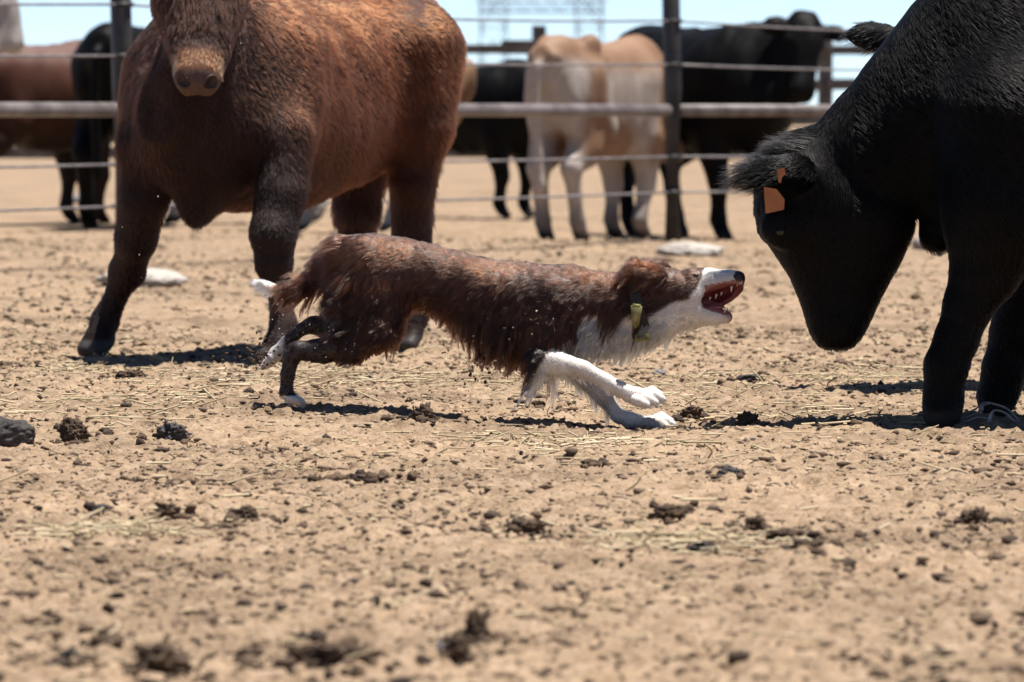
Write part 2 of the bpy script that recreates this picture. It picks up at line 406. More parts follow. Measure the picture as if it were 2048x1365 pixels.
M_STRAW = mat_noise('straw', (0.21, 0.155, 0.08), (0.40, 0.32, 0.20), 3, 0.6, lo=0.3, hi=0.7)
def straws(name, n, spots, seed, mat):
    rg = np.random.default_rng(seed); Vs = []; Fs = []; k = 0
    for i in range(n):
        if rg.random() < 0.72:
            cx, cy, sx, sy = spots[rg.integers(len(spots))]; x = cx + rg.normal() * sx; y = cy + rg.normal() * sy
        else: y = 8 + 14 * rg.random(); x = (rg.random() * 2 - 1) * (0.1 * y + 0.2)
        L = 0.012 + 0.085 * rg.random() ** 2.6; a = rg.normal() * 0.7 + (math.pi if rg.random() < .5 else 0)
        if rg.random() < 0.25: a = rg.random() * 6.28
        w_ = 0.0012 + 0.0020 * rg.random(); up = 0.0 if rg.random() < 0.8 else 0.5 * rg.random()
        bend = rg.normal() * 0.25; z0 = ground_z(x, y) + 0.003 + 0.006 * rg.random()
        pts = []
        for j in range(4):
            t_ = j / 3; aa = a + bend * t_
            px_, py_ = x + math.cos(aa) * L * t_, y + math.sin(aa) * L * t_
            pts.append((px_, py_, max(ground_z(px_, py_) + 0.003, z0 + up * L * t_)))
        for p in pts: Vs += [(p[0], p[1], p[2] + w_ * 1.2), (p[0] - math.sin(a) * w_, p[1] + math.cos(a) * w_, p[2] - w_ * .6), (p[0] + math.sin(a) * w_, p[1] - math.cos(a) * w_, p[2] - w_ * .6)]
        for j in range(3):
            for q in range(3):
                r2 = (q + 1) % 3; Fs.append((k + j * 3 + q, k + j * 3 + r2, k + j * 3 + 3 + r2, k + j * 3 + 3 + q))
        k += 12
    me = fast_mesh(name, np.array(Vs), np.array(Fs)); me.materials.append(mat)
    o = bpy.data.objects.new(name, me); col.objects.link(o); return o
def G(px, py):
    """ground point under photo pixel"""
    Y = CAM_H * FPX / (py - HORIZON); p = P(px, py, Y); return p.x, p.y
spots = []
for px_, py_, sx, sy in [(170, 745, .22, .5), (420, 780, .3, .5), (900, 770, .3, .5), (1250, 800, .15, .4), (250, 830, .2, .4), (1450, 770, .3, .5), (1750, 760, .25, .4), (1650, 840, .2, .25), (1350, 1090, .09, .12), (230, 1070, .08, .1), (640, 760, .25, .4), (1150, 890, .2, .25)]:
    x, y = G(px_, py_); spots.append((x, y, sx, sy))
tag(straws('scattered_straw', 3200, spots, 21, M_STRAW), kind='stuff')

def grit(name, n, yr, size, mat, seed, thr):
    """tiny angular bits of dry soil: too many to count"""
    rg = np.random.default_rng(seed); y = yr[0] + (yr[1] - yr[0]) * rg.random(n); x = (rg.random(n) * 2 - 1) * (0.095 * y + 0.2)
    keep = fbm(x * 3.1 + seed, y * 1.5, 3) > thr + 0.2 * rg.random(n); x, y = x[keep], y[keep]; n = len(x)
    O = np.array([(1, 0, 0), (-1, 0, 0), (0, 1, 0), (0, -1, 0), (0, 0, 1), (0, 0, -1.0)]); F = np.array([(0, 2, 4), (2, 1, 4), (1, 3, 4), (3, 0, 4), (2, 0, 5), (1, 2, 5), (3, 1, 5), (0, 3, 5)])
    s_ = size[0] + (size[1] - size[0]) * rg.random(n) ** 3
    V = O[None] * (0.5 + rg.random((n, 6, 1))) + 0.35 * rg.normal(size=(n, 6, 3)); V = V * (s_[:, None] * np.stack([0.8 + 1.2 * rg.random(n), 0.9 + 0 * s_, 0.5 + 0.5 * rg.random(n)], 1))[:, None, :]
    z = hbase(x, y) + hfine(x, y); V = V + np.stack([x, y, z + s_ * 0.3], 1)[:, None, :]
    me = fast_mesh(name, V.reshape(-1, 3), (F[None] + 6 * np.arange(n)[:, None, None]).reshape(-1, 3)); me.materials.append(mat)
    o = bpy.data.objects.new(name, me); col.objects.link(o); tag(o, kind='stuff'); return o
M_CLOD3 = mat_noise('brown_soil', (0.07, 0.045, 0.028), (0.17, 0.115, 0.072), 11, 0.95, 0.6, 90)
grit('pale_grit', 32000, (8.2, 22), (0.0015, 0.007), M_CLOD2, 31, 0.30)
grit('brown_grit', 26000, (8.2, 22), (0.0015, 0.008), M_CLOD3, 32, 0.36)
grit('dark_grit', 16000, (8.2, 22), (0.002, 0.010), M_CLOD, 33, 0.46)

grit('distant_grit', 8000, (19, 40), (0.004, 0.016), M_CLOD3, 34, 0.36)
grit('distant_chaff', 8000, (19, 40), (0.004, 0.014), M_STRAW, 35, 0.36)

# ------------------------------------------------------------------ cattle
M_COAT = mat_coat('short_cattle_coat', 0.6, 0.2, 0.35, 90.0, (1, 1, 0.25))
M_COAT_BLACK = mat_coat('black_cattle_coat', 0.55, 0.07, 0.35, 110.0, (1, 1, 0.3))
M_HAIR = mat_hair('cattle_hair', 0.42, 0.6, 0.1, 1.38)
M_HAIR_BLACK = mat_hair('black_cattle_hair', 0.36, 0.6, 0.1, 1.17)
def unit(v): v = np.array(v, float); return v / np.linalg.norm(v)

def cow_solid(k=1.0, poll=(0.98, 0, 1.36), muzzle=None, face_up=None, feet=None, ears=(0.0, 0.0), dewlap=0.0, thin=0.0, tail=True, wide=1.0, ear_len=0.17, knees=None, brisket_z=0.55, arms=None, hams=None, head_w=1.0, cannon=0.044):
    """standing cow, x forward, y to its left, z up, about 1.3 k tall; poll/muzzle = where the head is (metres, unscaled)"""
    s = Solid(); W = wide
    st = [(-0.87, 1.13, 0.09, 0.06), (-0.82, 1.10, 0.18, 0.15), (-0.70, 1.035, 0.255, 0.225), (-0.52, 0.97, 0.33, 0.27 - thin * .03), (-0.30, 0.925, 0.345, 0.30 - thin * .07), (0.0, 0.89, 0.375, 0.34 - thin * .06),
          (0.25, 0.885, 0.385, 0.32 - thin * .04), (0.42, 0.905, 0.385, 0.275), (0.56, 0.90, 0.34, 0.235), (0.68, 0.87, 0.265, 0.19), (0.78, 0.86, 0.17, 0.13), (0.83, 0.86, 0.08, 0.07)]
    s.loft((0, 0, 0), (1, 0, 0), (0, 0, 1), [(a, c, h, w_ * W) for a, c, h, w_ in st], 0.05, 2.25)
    poll = np.array(poll, float); muzzle = np.array(muzzle if muzzle is not None else poll + np.array([0.32, 0, -0.34]))
    ax = unit(muzzle - poll); L = 0.50
    fu = unit(np.array(face_up if face_up is not None else (0.7, 0, 0.7)))
    fu = unit(fu - ax * (fu @ ax)); sd = np.cross(fu, ax)
    # neck
    nb = poll - fu * 0.10 + ax * 0.10
    s.cap((0.52, 0, 1.02), nb, 0.265, 0.135, 0.10, (1, 0.66))
    s.cap((0.62, 0, 0.82), nb + ax * 0.06, 0.19, 0.10, 0.08, (1, 0.62))
    # brisket / dewlap
    s.cap((0.66, 0, 0.80), (0.55, 0, brisket_z + 0.03), 0.13, 0.085, 0.06, (1, 0.75))
    if dewlap: s.cap((0.70, 0, 0.72), (0.60, 0, brisket_z - dewlap + 0.055), 0.09, 0.05, 0.05, (1, 0.6))
    # head
    hs = [(-0.05, -0.06, 0.05, 0.06), (0.0, -0.06, 0.085, 0.095), (0.08, -0.075, 0.115, 0.112), (0.17, -0.088, 0.13, 0.112), (0.26, -0.088, 0.118, 0.088), (0.34, -0.085, 0.095, 0.078),
          (0.42, -0.080, 0.084, 0.086), (0.46, -0.080, 0.080, 0.093), (0.49, -0.082, 0.068, 0.084), (0.512, -0.086, 0.036, 0.056)]
    s.loft(poll, ax, fu, [(a, b, c, d * (1 + (head_w - 1) * min(1, max(0, (0.44 - a) / 0.10)))) for a, b, c, d in hs], 0.03, 2.3)
    for e in (-1, 1):
        s.ell(poll + ax * 0.475 - fu * 0.062 + sd * (e * 0.046), (0.034, 0.036, 0.034), 0.02)           # muzzle corners
        ns = unit(sd * e + fu * 0.55); s.ell(poll + ax * 0.490 - fu * 0.046 + sd * (e * 0.047), (0.025, 0.0095, 0.020), 0.008, rot=np.array([ns, unit(np.cross(ax, ns)), ax]), neg=True); s.ell(poll + ax * 0.485 - fu * 0.125 + sd * (e * 0.03), (0.03, 0.03, 0.024), 0.02)  # nostrils
        s.ell(poll + ax * 0.155 - fu * 0.02 + sd * (e * 0.098), (0.035, 0.03, 0.035), 0.02)               # brow
        # ear
        base = poll + ax * 0.05 - fu * 0.05 + sd * (e * 0.10); dr = unit(sd * e + ax * ears[0] - fu * ears[1])
        c_ = base + dr * ear_len * 0.5; e2 = unit(np.cross(dr, fu)); e3 = np.cross(dr, e2)
        s.ell(c_ - dr * ear_len * 0.08, (ear_len * 0.46, 0.060, 0.024), 0.02, rot=np.array([dr, e2, e3])); s.cap(c_, c_ + dr * ear_len * 0.46, 0.045, 0.012, 0.02)
    if thin > 1.0:                      # bony hips, hollow flanks
        for e in (-1, 1):
            s.ell((-0.50, 0.20 * e * W, 1.245), (0.07, 0.06, 0.06), 0.04); s.ell((-0.84, 0.10 * e * W, 1.16), (0.05, 0.04, 0.05), 0.04)
            s.ell((-0.31, 0.33 * e * W, 1.08), (0.12, 0.10, 0.13), 0.06, neg=True); s.ell((-0.66, 0.27 * e * W, 1.10), (0.09, 0.07, 0.12), 0.06, neg=True)
    # legs
    ft = feet or {}
    for nm, x0, e in (('fl', 0.42, 1), ('fr', 0.42, -1)):
        fx, fy = ft.get(nm, (0.43, 0.17 * e)); el = np.array([0.36, 0.185 * e * W, 0.66]); ho = np.array([fx, fy, 0.0])
        kn = (knees or {}).get(nm); kn = np.array(kn) if kn is not None else el * 0.42 + np.array([fx + 0.02, fy, 0.12]) * 0.58 + np.array([0.02, 0, 0.0])
        fe = ho + np.array([-0.035, 0, 0.13])
        if arms: s.chain(arms[nm][:2], 0.12); s.chain(arms[nm][1:], 0.03); kn = np.array(arms[nm][-1][:3])
        else:
            s.chain([(0.36, 0.17 * e * W, 1.0, 0.17), (*el, 0.115)], 0.07, (1, 0.72))
            s.chain([(*el, 0.11), (*(el * 0.6 + kn * 0.4), 0.085), (*kn, 0.064)], 0.04)
        s.chain([(*kn, 0.064), (*(kn * 0.62 + fe * 0.38), cannon * 1.05), (*(kn * 0.3 + fe * 0.7), cannon), (*fe, cannon + 0.008), (*(ho + np.array([0.0, 0, 0.065])), 0.046)], 0.025)
        for q in (-1, 1): s.chain([(*(ho + np.array([0.0, 0.022 * q, 0.065])), 0.034), (*(ho + np.array([0.045, 0.026 * q, 0.028])), 0.030)], 0.012)
    for nm, e in (('hl', 1), ('hr', -1)):
        fx, fy = ft.get(nm, (-0.60, 0.17 * e)); ho = np.array([fx, fy, 0.0]); fe = ho + np.array([-0.03, 0, 0.13])
        if hams: s.chain(hams[nm][:2], 0.08); s.chain(hams[nm][1:], 0.03); hk = np.array(hams[nm][-1][:3])
        else:
            sti = np.array([-0.36, 0.20 * e * W, 0.72]); hk = np.array([fx - 0.10, fy * 0.98, 0.47])
            s.chain([(-0.56, 0.15 * e * W, 1.02, 0.20), (*sti, 0.145)], 0.07, (1, 0.75))
            s.chain([(-0.62, 0.15 * e * W, 0.90, 0.16), (*(sti * 0.5 + hk * 0.5), 0.105), (*hk, 0.062)], 0.05, (1, 0.8))
            s.chain([(*sti, 0.13), (*(sti * 0.45 + hk * 0.55), 0.095), (*hk, 0.065)], 0.05, (1, 0.8))
        s.chain([(*hk, 0.064), (*(hk * 0.5 + fe * 0.5), 0.046), (*fe, 0.052), (*(ho + np.array([0.0, 0, 0.065])), 0.047)], 0.025)
        for q in (-1, 1): s.chain([(*(ho + np.array([0.0, 0.022 * q, 0.065])), 0.034), (*(ho + np.array([0.045, 0.026 * q, 0.028])), 0.030)], 0.012)
    if tail: s.chain([(-0.80, 0, 1.20, 0.045), (-0.90, 0.01, 1.10, 0.032), (-0.91, 0.015, 0.80, 0.022), (-0.89, 0.015, 0.55, 0.028), (-0.88, 0.01, 0.36, 0.035), (-0.88, 0.01, 0.28, 0.01)], 0.02)
    if k != 1.0:
        q = Solid(); q.ops = [(a * k, b * k, (lambda f: (lambda X, Y, Z: f(X / k, Y / k, Z / k) * k))(fn), kk * k, ng) for a, b, fn, kk, ng in s.ops]; s = q
    s.head = (poll * k, ax, fu, sd, k); return s

def solid_colour(c, hoof=(0.03, 0.025, 0.022), var=0.25, f=4.0):
    def fn(V, Nn):
        n = noise3(V, f); C = np.array(c)[None, :] * (1 - var + 2 * var * n[:, None])
        return mixc(C, hoof, 1 - sstep(0.05, 0.075, V[:, 2]))
    return fn
def bg_cow(name, loc, fwd, label, coat, mat=None, vox=0.024, group='cattle standing behind the pipe fence', head=None, **kw):
    rz = math.atan2(fwd[1], fwd[0]); root = empty(name, (loc[0], loc[1], float(hbase(loc[0], loc[1]))), rz)
    tag(root, label, 'cow', group)
    if head:      # poll and muzzle given as photo pixels at a depth
        cs_, sn_ = math.cos(-rz), math.sin(-rz); kk = kw.get('k', 1.0)
        def loc_(v): return np.array([v[0] * cs_ - v[1] * sn_, v[0] * sn_ + v[1] * cs_, v[2]])
        kw['poll'] = loc_(P(*head[0]) - Vector(root.location)) / kk; kw['muzzle'] = loc_(P(*head[1]) - Vector(root.location)) / kk
        kw['face_up'] = loc_(head[2])
    sol = cow_solid(**kw); b_ = body_from(sol, 'body', vox, coat, mat or M_COAT, root, 2, 0.05, 4.0)
    return root, b_, sol.head

BLACK = (0.004, 0.0038, 0.004); RED = (0.052, 0.0135, 0.0048)
def at(px, Y): return ((px - 1024) * Y / FPX, Y)

# red cow --------------------------------------------------------------
th = math.asin(0.50); fw = (-math.sin(th), -math.cos(th))
red = empty('cow', (-0.775, 19.78, float(hbase(-0.73, 19.7))), math.atan2(fw[1], fw[0]))
tag(red, 'large reddish brown cow standing behind the running dog with its legs spread', 'cow')
# head hangs in front of the chest and looks at the camera: camera direction in the cow's own axes
ca_, sa_ = math.cos(-red.rotation_euler.z), math.sin(-red.rotation_euler.z)
def to_red(v): return np.array([v[0] * ca_ - v[1] * sa_, v[0] * sa_ + v[1] * ca_, v[2]])
def red_pt(px, py, Y): p = P(px, py, Y) - Vector(red.location); return to_red(p)
poll_r = red_pt(398, -92, 19.02); muz_r = red_pt(396, 165, 18.72)
def red_foot(px, py): x, y = G(px, py); v = to_red((x - red.location.x, y - red.location.y, 0)); return (v[0], v[1])
rs = cow_solid(1.0, poll=poll_r, muzzle=muz_r, face_up=to_red((0.06, -0.85, 0.5)), feet={'fr': red_foot(200, 716), 'fl': red_foot(556, 728), 'hl': red_foot(820, 706), 'hr': red_foot(722, 698)},
 hams={'hl': [(*red_pt(812, 110, 20.15), 0.21), (*red_pt(836, 255, 20.1), 0.125), (*red_pt(826, 370, 20.1), 0.082), (*red_pt(824, 480, 20.15), 0.068)], 'hr': [(*red_pt(750, 170, 20.5), 0.19), (*red_pt(716, 330, 20.55), 0.11), (*red_pt(713, 420, 20.55), 0.078), (*red_pt(715, 490, 20.6), 0.066)]},
               arms={'fr': [(*red_pt(335, 150, 19.38), 0.15), (*red_pt(302, 290, 19.30), 0.112), (*red_pt(286, 395, 19.32), 0.080), (*red_pt(272, 480, 19.42), 0.066), (*red_pt(254, 545, 19.55), 0.056)], 'fl': [(*red_pt(540, 130, 19.45), 0.16), (*red_pt(562, 270, 19.28), 0.112), (*red_pt(562, 390, 19.2), 0.080), (*red_pt(547, 470, 19.15), 0.073), (*red_pt(549, 530, 19.15), 0.056)]}, dewlap=0.09, thin=0.7, head_w=1.42, cannon=0.036, tail=True, ears=(0.2, 0.0), brisket_z=0.54, wide=1.0)
hp, hax, hfu, hsd, _ = rs.head
def red_coat(V, Nn):
    n = noise3(V, 5.0); C = np.array(RED)[None, :] * (0.72 + 0.56 * n[:, None]); C = mixc(C, (0.011, 0.0037, 0.0021), 0.9 * sstep(0.28, 0.55, V[:, 0] + 0.10 * (noise3(V + 2, 3.0) - 0.5)))      # darker neck and chest coat, deepened with painted shade
    leg = 1 - sstep(0.34, 0.80, V[:, 2]); C = mixc(C, (0.013, 0.0055, 0.004), leg * 0.9)      # coat darkens downward to the feet
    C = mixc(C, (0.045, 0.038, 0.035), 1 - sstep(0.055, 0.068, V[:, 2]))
    q = V - hp; tt = q @ hax; up = q @ hfu; sd_ = q @ hsd
    pad = sstep(0.452, 0.472, tt) * sstep(-0.125, -0.105, up) * (np.abs(sd_) < 0.11) * (up < 0.02)
    C = mixc(C, (0.092, 0.056, 0.046), pad)
    fz = sstep(0.36, 0.40, tt) * (1 - sstep(0.45, 0.47, tt)) * sstep(-0.10, -0.04, up) * (up < 0.05) * (np.abs(sd_) < 0.09)
    C = mixc(C, (0.16, 0.065, 0.03), fz * 0.7)
    C = mixc(C, (0.13, 0.066, 0.036), sstep(0.44, 0.47, tt) * sstep(-0.10, -0.115, up) * (np.abs(sd_) < 0.09) * (up > -0.2))
    for e in (-1, 1):
        ns = unit(hsd * e + hfu * 0.55); nq = unit(np.cross(hax, ns)); q2 = V - (hp + hax * 0.490 - hfu * 0.046 + hsd * (e * 0.047)); d = np.sqrt((q2 @ ns / 1.5) ** 2 + (q2 @ nq * 1.45) ** 2 + (q2 @ hax) ** 2); C = mixc(C, (0.003, 0.002, 0.002), 1 - sstep(0.016, 0.021, d))
    foot = np.exp(-((V[:, 0] - 0.5) / .25) ** 2) * np.exp(-((V[:, 2] - 0.20) / 0.05) ** 2) * (V[:, 1] > 0)
    C = mixc(C, (0.12, 0.06, 0.043), foot * 0.6)
    return C
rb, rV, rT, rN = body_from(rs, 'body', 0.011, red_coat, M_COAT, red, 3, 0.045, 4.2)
def red_comb(V, Nn):
    D = np.tile(np.array([-0.55, 0, -0.85]), (len(V), 1)); D[:, 0] += 0.9 * (noise3(V, 9.0) - 0.5); D[:, 1] += 0.9 * (noise3(V + 7, 9.0) - 0.5)
    q = V - hp; hd = (q @ hax > -0.03) & (np.linalg.norm(q - hax * 0.25, axis=1) < 0.33)
    D[hd] = hax * 0.7 + np.array([0, 0, -0.3]); leg = V[:, 2] < 0.55; D[leg] = (0, 0, -1); return D
def red_len(V, Nn):
    L = 0.016 + 0.018 * noise3(V, 8.0); L = np.where(V[:, 2] < 0.6, 0.014, L); L = np.where(V[:, 2] < 0.42, 0.008, L)
    rear = (V[:, 0] < -0.6) & (V[:, 2] > 0.45); L = np.where(rear, 0.034, L)
    q = V - hp; tt = q @ hax; near = np.linalg.norm(q - hax * 0.25, axis=1) < 0.36
    L = np.where(near & (tt > 0.05), 0.016, L); L = np.where(near & (tt < 0.30) & (q @ hfu > -0.05), 0.032, L)
    return np.where((tt > 0.45) & near, 0.003, L)
def red_den(V, Nn): q = V - hp; return np.where((np.linalg.norm(q - hax * 0.49 + hfu * .08, axis=1) < 0.085) | (V[:, 2] < 0.09), 0.02, 1.0)
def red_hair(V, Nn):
    C = red_coat(V, Nn); n = noise3(V, 14.0); up_ = sstep(0.62, 1.0, V[:, 2])[:, None]; C = C * (np.array([[0.62, 0.58, 0.55]]) * (1 - up_) + np.array([[2.25, 2.2, 2.0]]) * up_) * (0.6 + 0.8 * n[:, None]); return C  # sun and shade painted into the hair: bright upper body, dark lower body
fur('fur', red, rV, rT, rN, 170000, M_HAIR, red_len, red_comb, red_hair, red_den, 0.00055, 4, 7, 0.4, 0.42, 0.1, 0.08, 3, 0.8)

# cattle behind the fence --------------------------------------------------
Y = 39.3; x0, _ = at(1132, Y)
def tan_coat(V, Nn):
    n = noise3(V, 3.5); C = mixc((0.25, 0.150, 0.092), (0.20, 0.112, 0.064), sstep(0.3, 0.7, n))
    white = np.clip(sstep(0.62, 0.45, V[:, 2]) + sstep(-0.66, -0.80, V[:, 0]) * sstep(1.34, 1.15, V[:, 2]) * 0.9 + sstep(0.46, 0.60, noise3(V * np.array([1, 1, .5]) + 3, 3.4)) * 0.85 * sstep(1.3, 1.1, V[:, 2]), 0, 1)
    C = mixc(C, (0.36, 0.31, 0.27), white); lo = sstep(0.34, 0.16, V[:, 2]); C = mixc(C, (0.12, 0.10, 0.09), lo * 0.75)
    return mixc(C, (0.05, 0.04, 0.035), 1 - sstep(0.06, 0.09, V[:, 2]))
f_ = unit((0.45, 0.89)); bg_cow('cow', (x0 + f_[0] * .58, Y + f_[1] * .58), f_, 'thin tan and white cow seen from behind, left of the fence post', tan_coat, k=1.10, thin=1.2, wide=0.74, poll=(0.88, 0.0, 0.98), muzzle=(1.10, 0, 0.60), dewlap=0.03, feet={'hl': (-0.62, 0.10), 'hr': (-0.60, -0.13), 'fl': (0.40, 0.12), 'fr': (0.30, -0.13)})
Y = 40.6; x0, _ = at(1418, Y); f_ = unit((0.50, -0.86))
bg_cow('cow', (x0, Y + 0.45), f_, 'black cow with raised head facing the camera, right of the fence post', solid_colour(BLACK), M_COAT_BLACK, k=1.2, head=((1614, 34, Y - 0.42), (1606, 180, Y - 0.66), (0.1, -0.9, 0.35)), ears=(0.16, 0.0), wide=1.14, ear_len=0.19)
Y = 41.5; x0, _ = at(200, Y); f_ = unit((0.25, 0.95))
bg_cow('cow', (x0 + 0.15 + f_[0] * .55, Y + f_[1] * .55), f_, 'black cow seen from behind, beside the fence post near the red cow', solid_colour(BLACK), M_COAT_BLACK, k=1.16, wide=0.9, feet={'hl': (-0.66, 0.15), 'hr': (-0.56, -0.10)})
Y = 43.0; x0, _ = at(75, Y); f_ = unit((0.72, 0.69))
def maroon(V, Nn):
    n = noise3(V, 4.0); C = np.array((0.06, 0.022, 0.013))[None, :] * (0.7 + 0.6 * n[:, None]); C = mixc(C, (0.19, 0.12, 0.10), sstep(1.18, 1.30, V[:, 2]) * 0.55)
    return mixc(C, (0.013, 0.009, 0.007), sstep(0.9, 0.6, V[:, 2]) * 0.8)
bg_cow('cow', (x0, Y), f_, 'dark reddish brown cow with black legs at the left edge, under the white face', maroon, k=1.08)
Y = 40.0; x0, _ = at(-150, Y); f_ = unit((0.95, -0.3))
def greyw(V, Nn):
    n = noise3(V, 3.0); C = mixc((0.26, 0.235, 0.22), (0.38, 0.345, 0.31), n)
    return mixc(C, (0.05, 0.04, 0.035), 1 - sstep(0.05, 0.08, V[:, 2]))
pl = P(8, -38, Y); rz = math.atan2(f_[1], f_[0]); rel = pl - Vector((x0 - 0.35, Y, 0)); c1, s1 = math.cos(-rz), math.sin(-rz)
pw = (rel.x * c1 - rel.y * s1, rel.x * s1 + rel.y * c1, rel.z)
bg_cow('cow', (x0 - 0.35, Y), f_, 'greyish white cow with only its face showing in the upper left corner', greyw, k=1.0, poll=pw, muzzle=(pw[0] + 0.16, pw[1], pw[2] - 0.44), face_up=(0.95, 0, 0.25))
Y = 40.5; x0, _ = at(708, Y); f_ = unit((-0.98, 0.15))
def tanw(V, Nn):
    n = noise3(V, 3.0); C = mixc((0.27, 0.16, 0.09), (0.22, 0.12, 0.065), n); C = mixc(C, (0.40, 0.36, 0.31), sstep(0.66, 0.5, V[:, 2]))
    return mixc(C, (0.06, 0.05, 0.045), 1 - sstep(0.05, 0.08, V[:, 2]))
bg_cow('cow', (x0, Y), f_, 'tan cow with white legs mostly hidden behind the large red cow', tanw, k=0.98, tail=False, poll=(0.95, 0, 1.2), feet={'hl': (-0.50, 0.15), 'hr': (-0.22, -0.15), 'fl': (0.5, 0.15), 'fr': (0.40, -0.15)})
Y = 46.0; x0, _ = at(945, Y); f_ = unit((0.75, -0.55))
def blackg(V, Nn):
    C = solid_colour(BLACK)(V, Nn); return mixc(C, (0.13, 0.13, 0.135), sstep(0.98, 1.05, V[:, 0]) * (V[:, 2] > 0.8) * sstep(0.4, 0.6, noise3(V, 4.0)))
bg_cow('cow', (x0, Y), f_, 'black cow with a greyish face between the red cow and the tan cow', blackg, M_COAT_BLACK, k=0.98, poll=(0.95, -0.15, 1.22), muzzle=(1.12, -0.30, 0.78), face_up=(0.85, -0.5, 0.2))
Y = 43.5; x0, _ = at(470, Y); f_ = unit((-0.9, -0.4))
def blackw(V, Nn):
    C = solid_colour(BLACK)(V, Nn); return mixc(C, (0.38, 0.36, 0.33), sstep(0.24, 0.18, V[:, 2]) * sstep(0.06, 0.09, V[:, 2]))
bg_cow('cow', (x0, Y), f_, 'black cow with white socks seen only between the front legs of the red cow', blackw, M_COAT_BLACK, k=1.0, poll=(0.9, 0, 1.2), feet={'fl': (0.55, 0.12), 'fr': (0.40, -0.17)})

# black cow standing just behind the near one: an ear and the poll show
hid = bg_cow('cow', (2.05, 17.6), unit((-0.93, -0.36)), 'black cow hidden behind the nearest cow, with one ear pointing out', solid_colour(BLACK), M_COAT_BLACK, 0.014, None, head=((1872, 34, 17.25), (1862, 330, 17.0), (0.05, -0.95, 0.3)), k=1.0, ears=(0.08, 0.0), wide=0.95, ear_len=0.19)
hr_, hb_, hh_ = hid
def hid_far(V): q = V - hh_[0]; return np.abs(q @ hh_[3])
fur('fur', hr_, hb_[1], hb_[2], hb_[3], 9000, M_HAIR_BLACK, lambda V, Nn: np.where(hid_far(V) > 0.12, 0.030, 0.022), lambda V, Nn: np.where((hid_far(V) > 0.12)[:, None], np.sign((V - hh_[0]) @ hh_[3])[:, None] * hh_[3][None, :] + np.array([[0, 0, -0.5]]), np.array([[0, 0, -1.0]])), lambda V, Nn: np.tile(np.array([[0.006, 0.0057, 0.006]]), (len(V), 1)), lambda V, Nn: np.where(np.linalg.norm(V - hh_[0], axis=1) < 0.5, 1.0, 0.02), 0.0006, 4, 6, 0.4, 0.4, 0.15, 0.06, 41)

# ---------------------------------------------------------------- near black cow, head lowered at the dog
YB = 15.45; SB = YB / FPX; REFB = (1900, 848)
pb = P(*REFB, YB); zg = float(hbase(pb.x, pb.y))
black = empty('cow', (pb.x, pb.y, pb.z)); tag(black, 'large black cow lowering its head towards the barking dog', 'cow')
def b3(px, py, v=0.0): return np.array([(px - REFB[0]) * SB, v * SB, (REFB[1] - py) * SB])
def br(r): return r * SB
bs = Solid()
def bch(pts, k=0.03, sq=None):
    bs.chain([(*b3(p[0], p[1], p[2]), br(p[3])) for p in pts], k, sq)
tr = [(1875, 110, 425, 70), (1905, 20, 480, 120), (1960, -75, 535, 180), (2050, -112, 556, 222), (2200, -105, 570, 255), (2400, -98, 580, 275), (2600, -100, 565, 265), (2780, -104, 500, 235), (2900, -95, 400, 190), (2960, -60, 300, 130), (2990, 0, 200, 60)]
bs.loft(b3(REFB[0], REFB[1]), (1, 0, 0), (0, 0, 1), [((p - REFB[0]) * SB, (REFB[1] - (a + b_) / 2) * SB, (b_ - a) / 2 * SB, w_ * SB) for p, a, b_, w_ in tr], 0.06, 2.3)
bs.cap(b3(1690, 345), b3(1985, 165), br(112), br(240), 0.085, (1, 0.66))
hd = [(285, 1612, 38, 45), (300, 1610, 52, 62), (330, 1612, 84, 82), (370, 1636, 122, 92), (410, 1664, 152, 96), (450, 1672, 156, 94), (500, 1678, 132, 84), (550, 1683, 104, 70), (600, 1680, 81, 60), (640, 1677, 66, 58), (668, 1674, 55, 57), (685, 1673, 46, 50), (696, 1672, 30, 34)]
bs.loft(b3(1672, 285), (0, 0, -1), (-1, 0, 0), [((p - 285) * SB, -(c - 1672) * SB, h * SB, w_ * SB) for p, c, h, w_ in hd], 0.025, 2.25)
bs.cap(b3(1884, 400), b3(1872, 470), br(38), br(33), 0.015, (1, 0.9))
for e in (-1, 1):
    bs.ell(b3(1562, 455, 74 * e), (br(46), br(22), br(40)), 0.04)
    bs.ell(b3(1640, 664, 48 * e), (br(11), br(13), br(8)), 0.006, neg=True)
# ears
er = np.array([unit((-0.93, -0.30 , 0.02)), unit((0.1, -0.35, -0.93)), (0, 0, 0)]); er[1] = unit(er[1] - er[0] * (er[0] @ er[1])); er[2] = np.cross(er[0], er[1])
bs.ell(b3(1540, 348, -108), (br(66), br(34), br(15)), 0.018, rot=er)
bs.ell(b3(1588, 345, -92), (br(34), br(40), br(30)), 0.03)
bs.ell(b3(1560, 330, 115), (br(22), br(62), br(34)), 0.03)
bch([(2010, 230, -120, 150), (1985, 420, -140, 110), (1958, 540, -140, 68)], 0.06)
bch([(1958, 530, -140, 70), (1927, 600, -140, 50), (1902, 672, -140, 43), (1882, 725, -140, 43), (1876, 775, -140, 37), (1874, 815, -140, 41)], 0.02)
for q in (-1, 1): bch([(1874, 812, -140 + 16 * q, 30), (1866, 832, -140 + 18 * q, 25)], 0.008)
bch([(1902, 775, -150, 10), (1908, 790, -150, 11)], 0.01)
bch([(2090, 300, 120, 150), (2085, 460, 140, 110), (2078, 560, 145, 66), (2045, 670, 150, 50), (2022, 745, 150, 43), (2012, 790, 150, 38), (2006, 805, 150, 42)], 0.03)
for q in (-1, 1): bch([(2004, 800, 150 + 16 * q, 30), (1994, 820, 150 + 18 * q, 25)], 0.008)
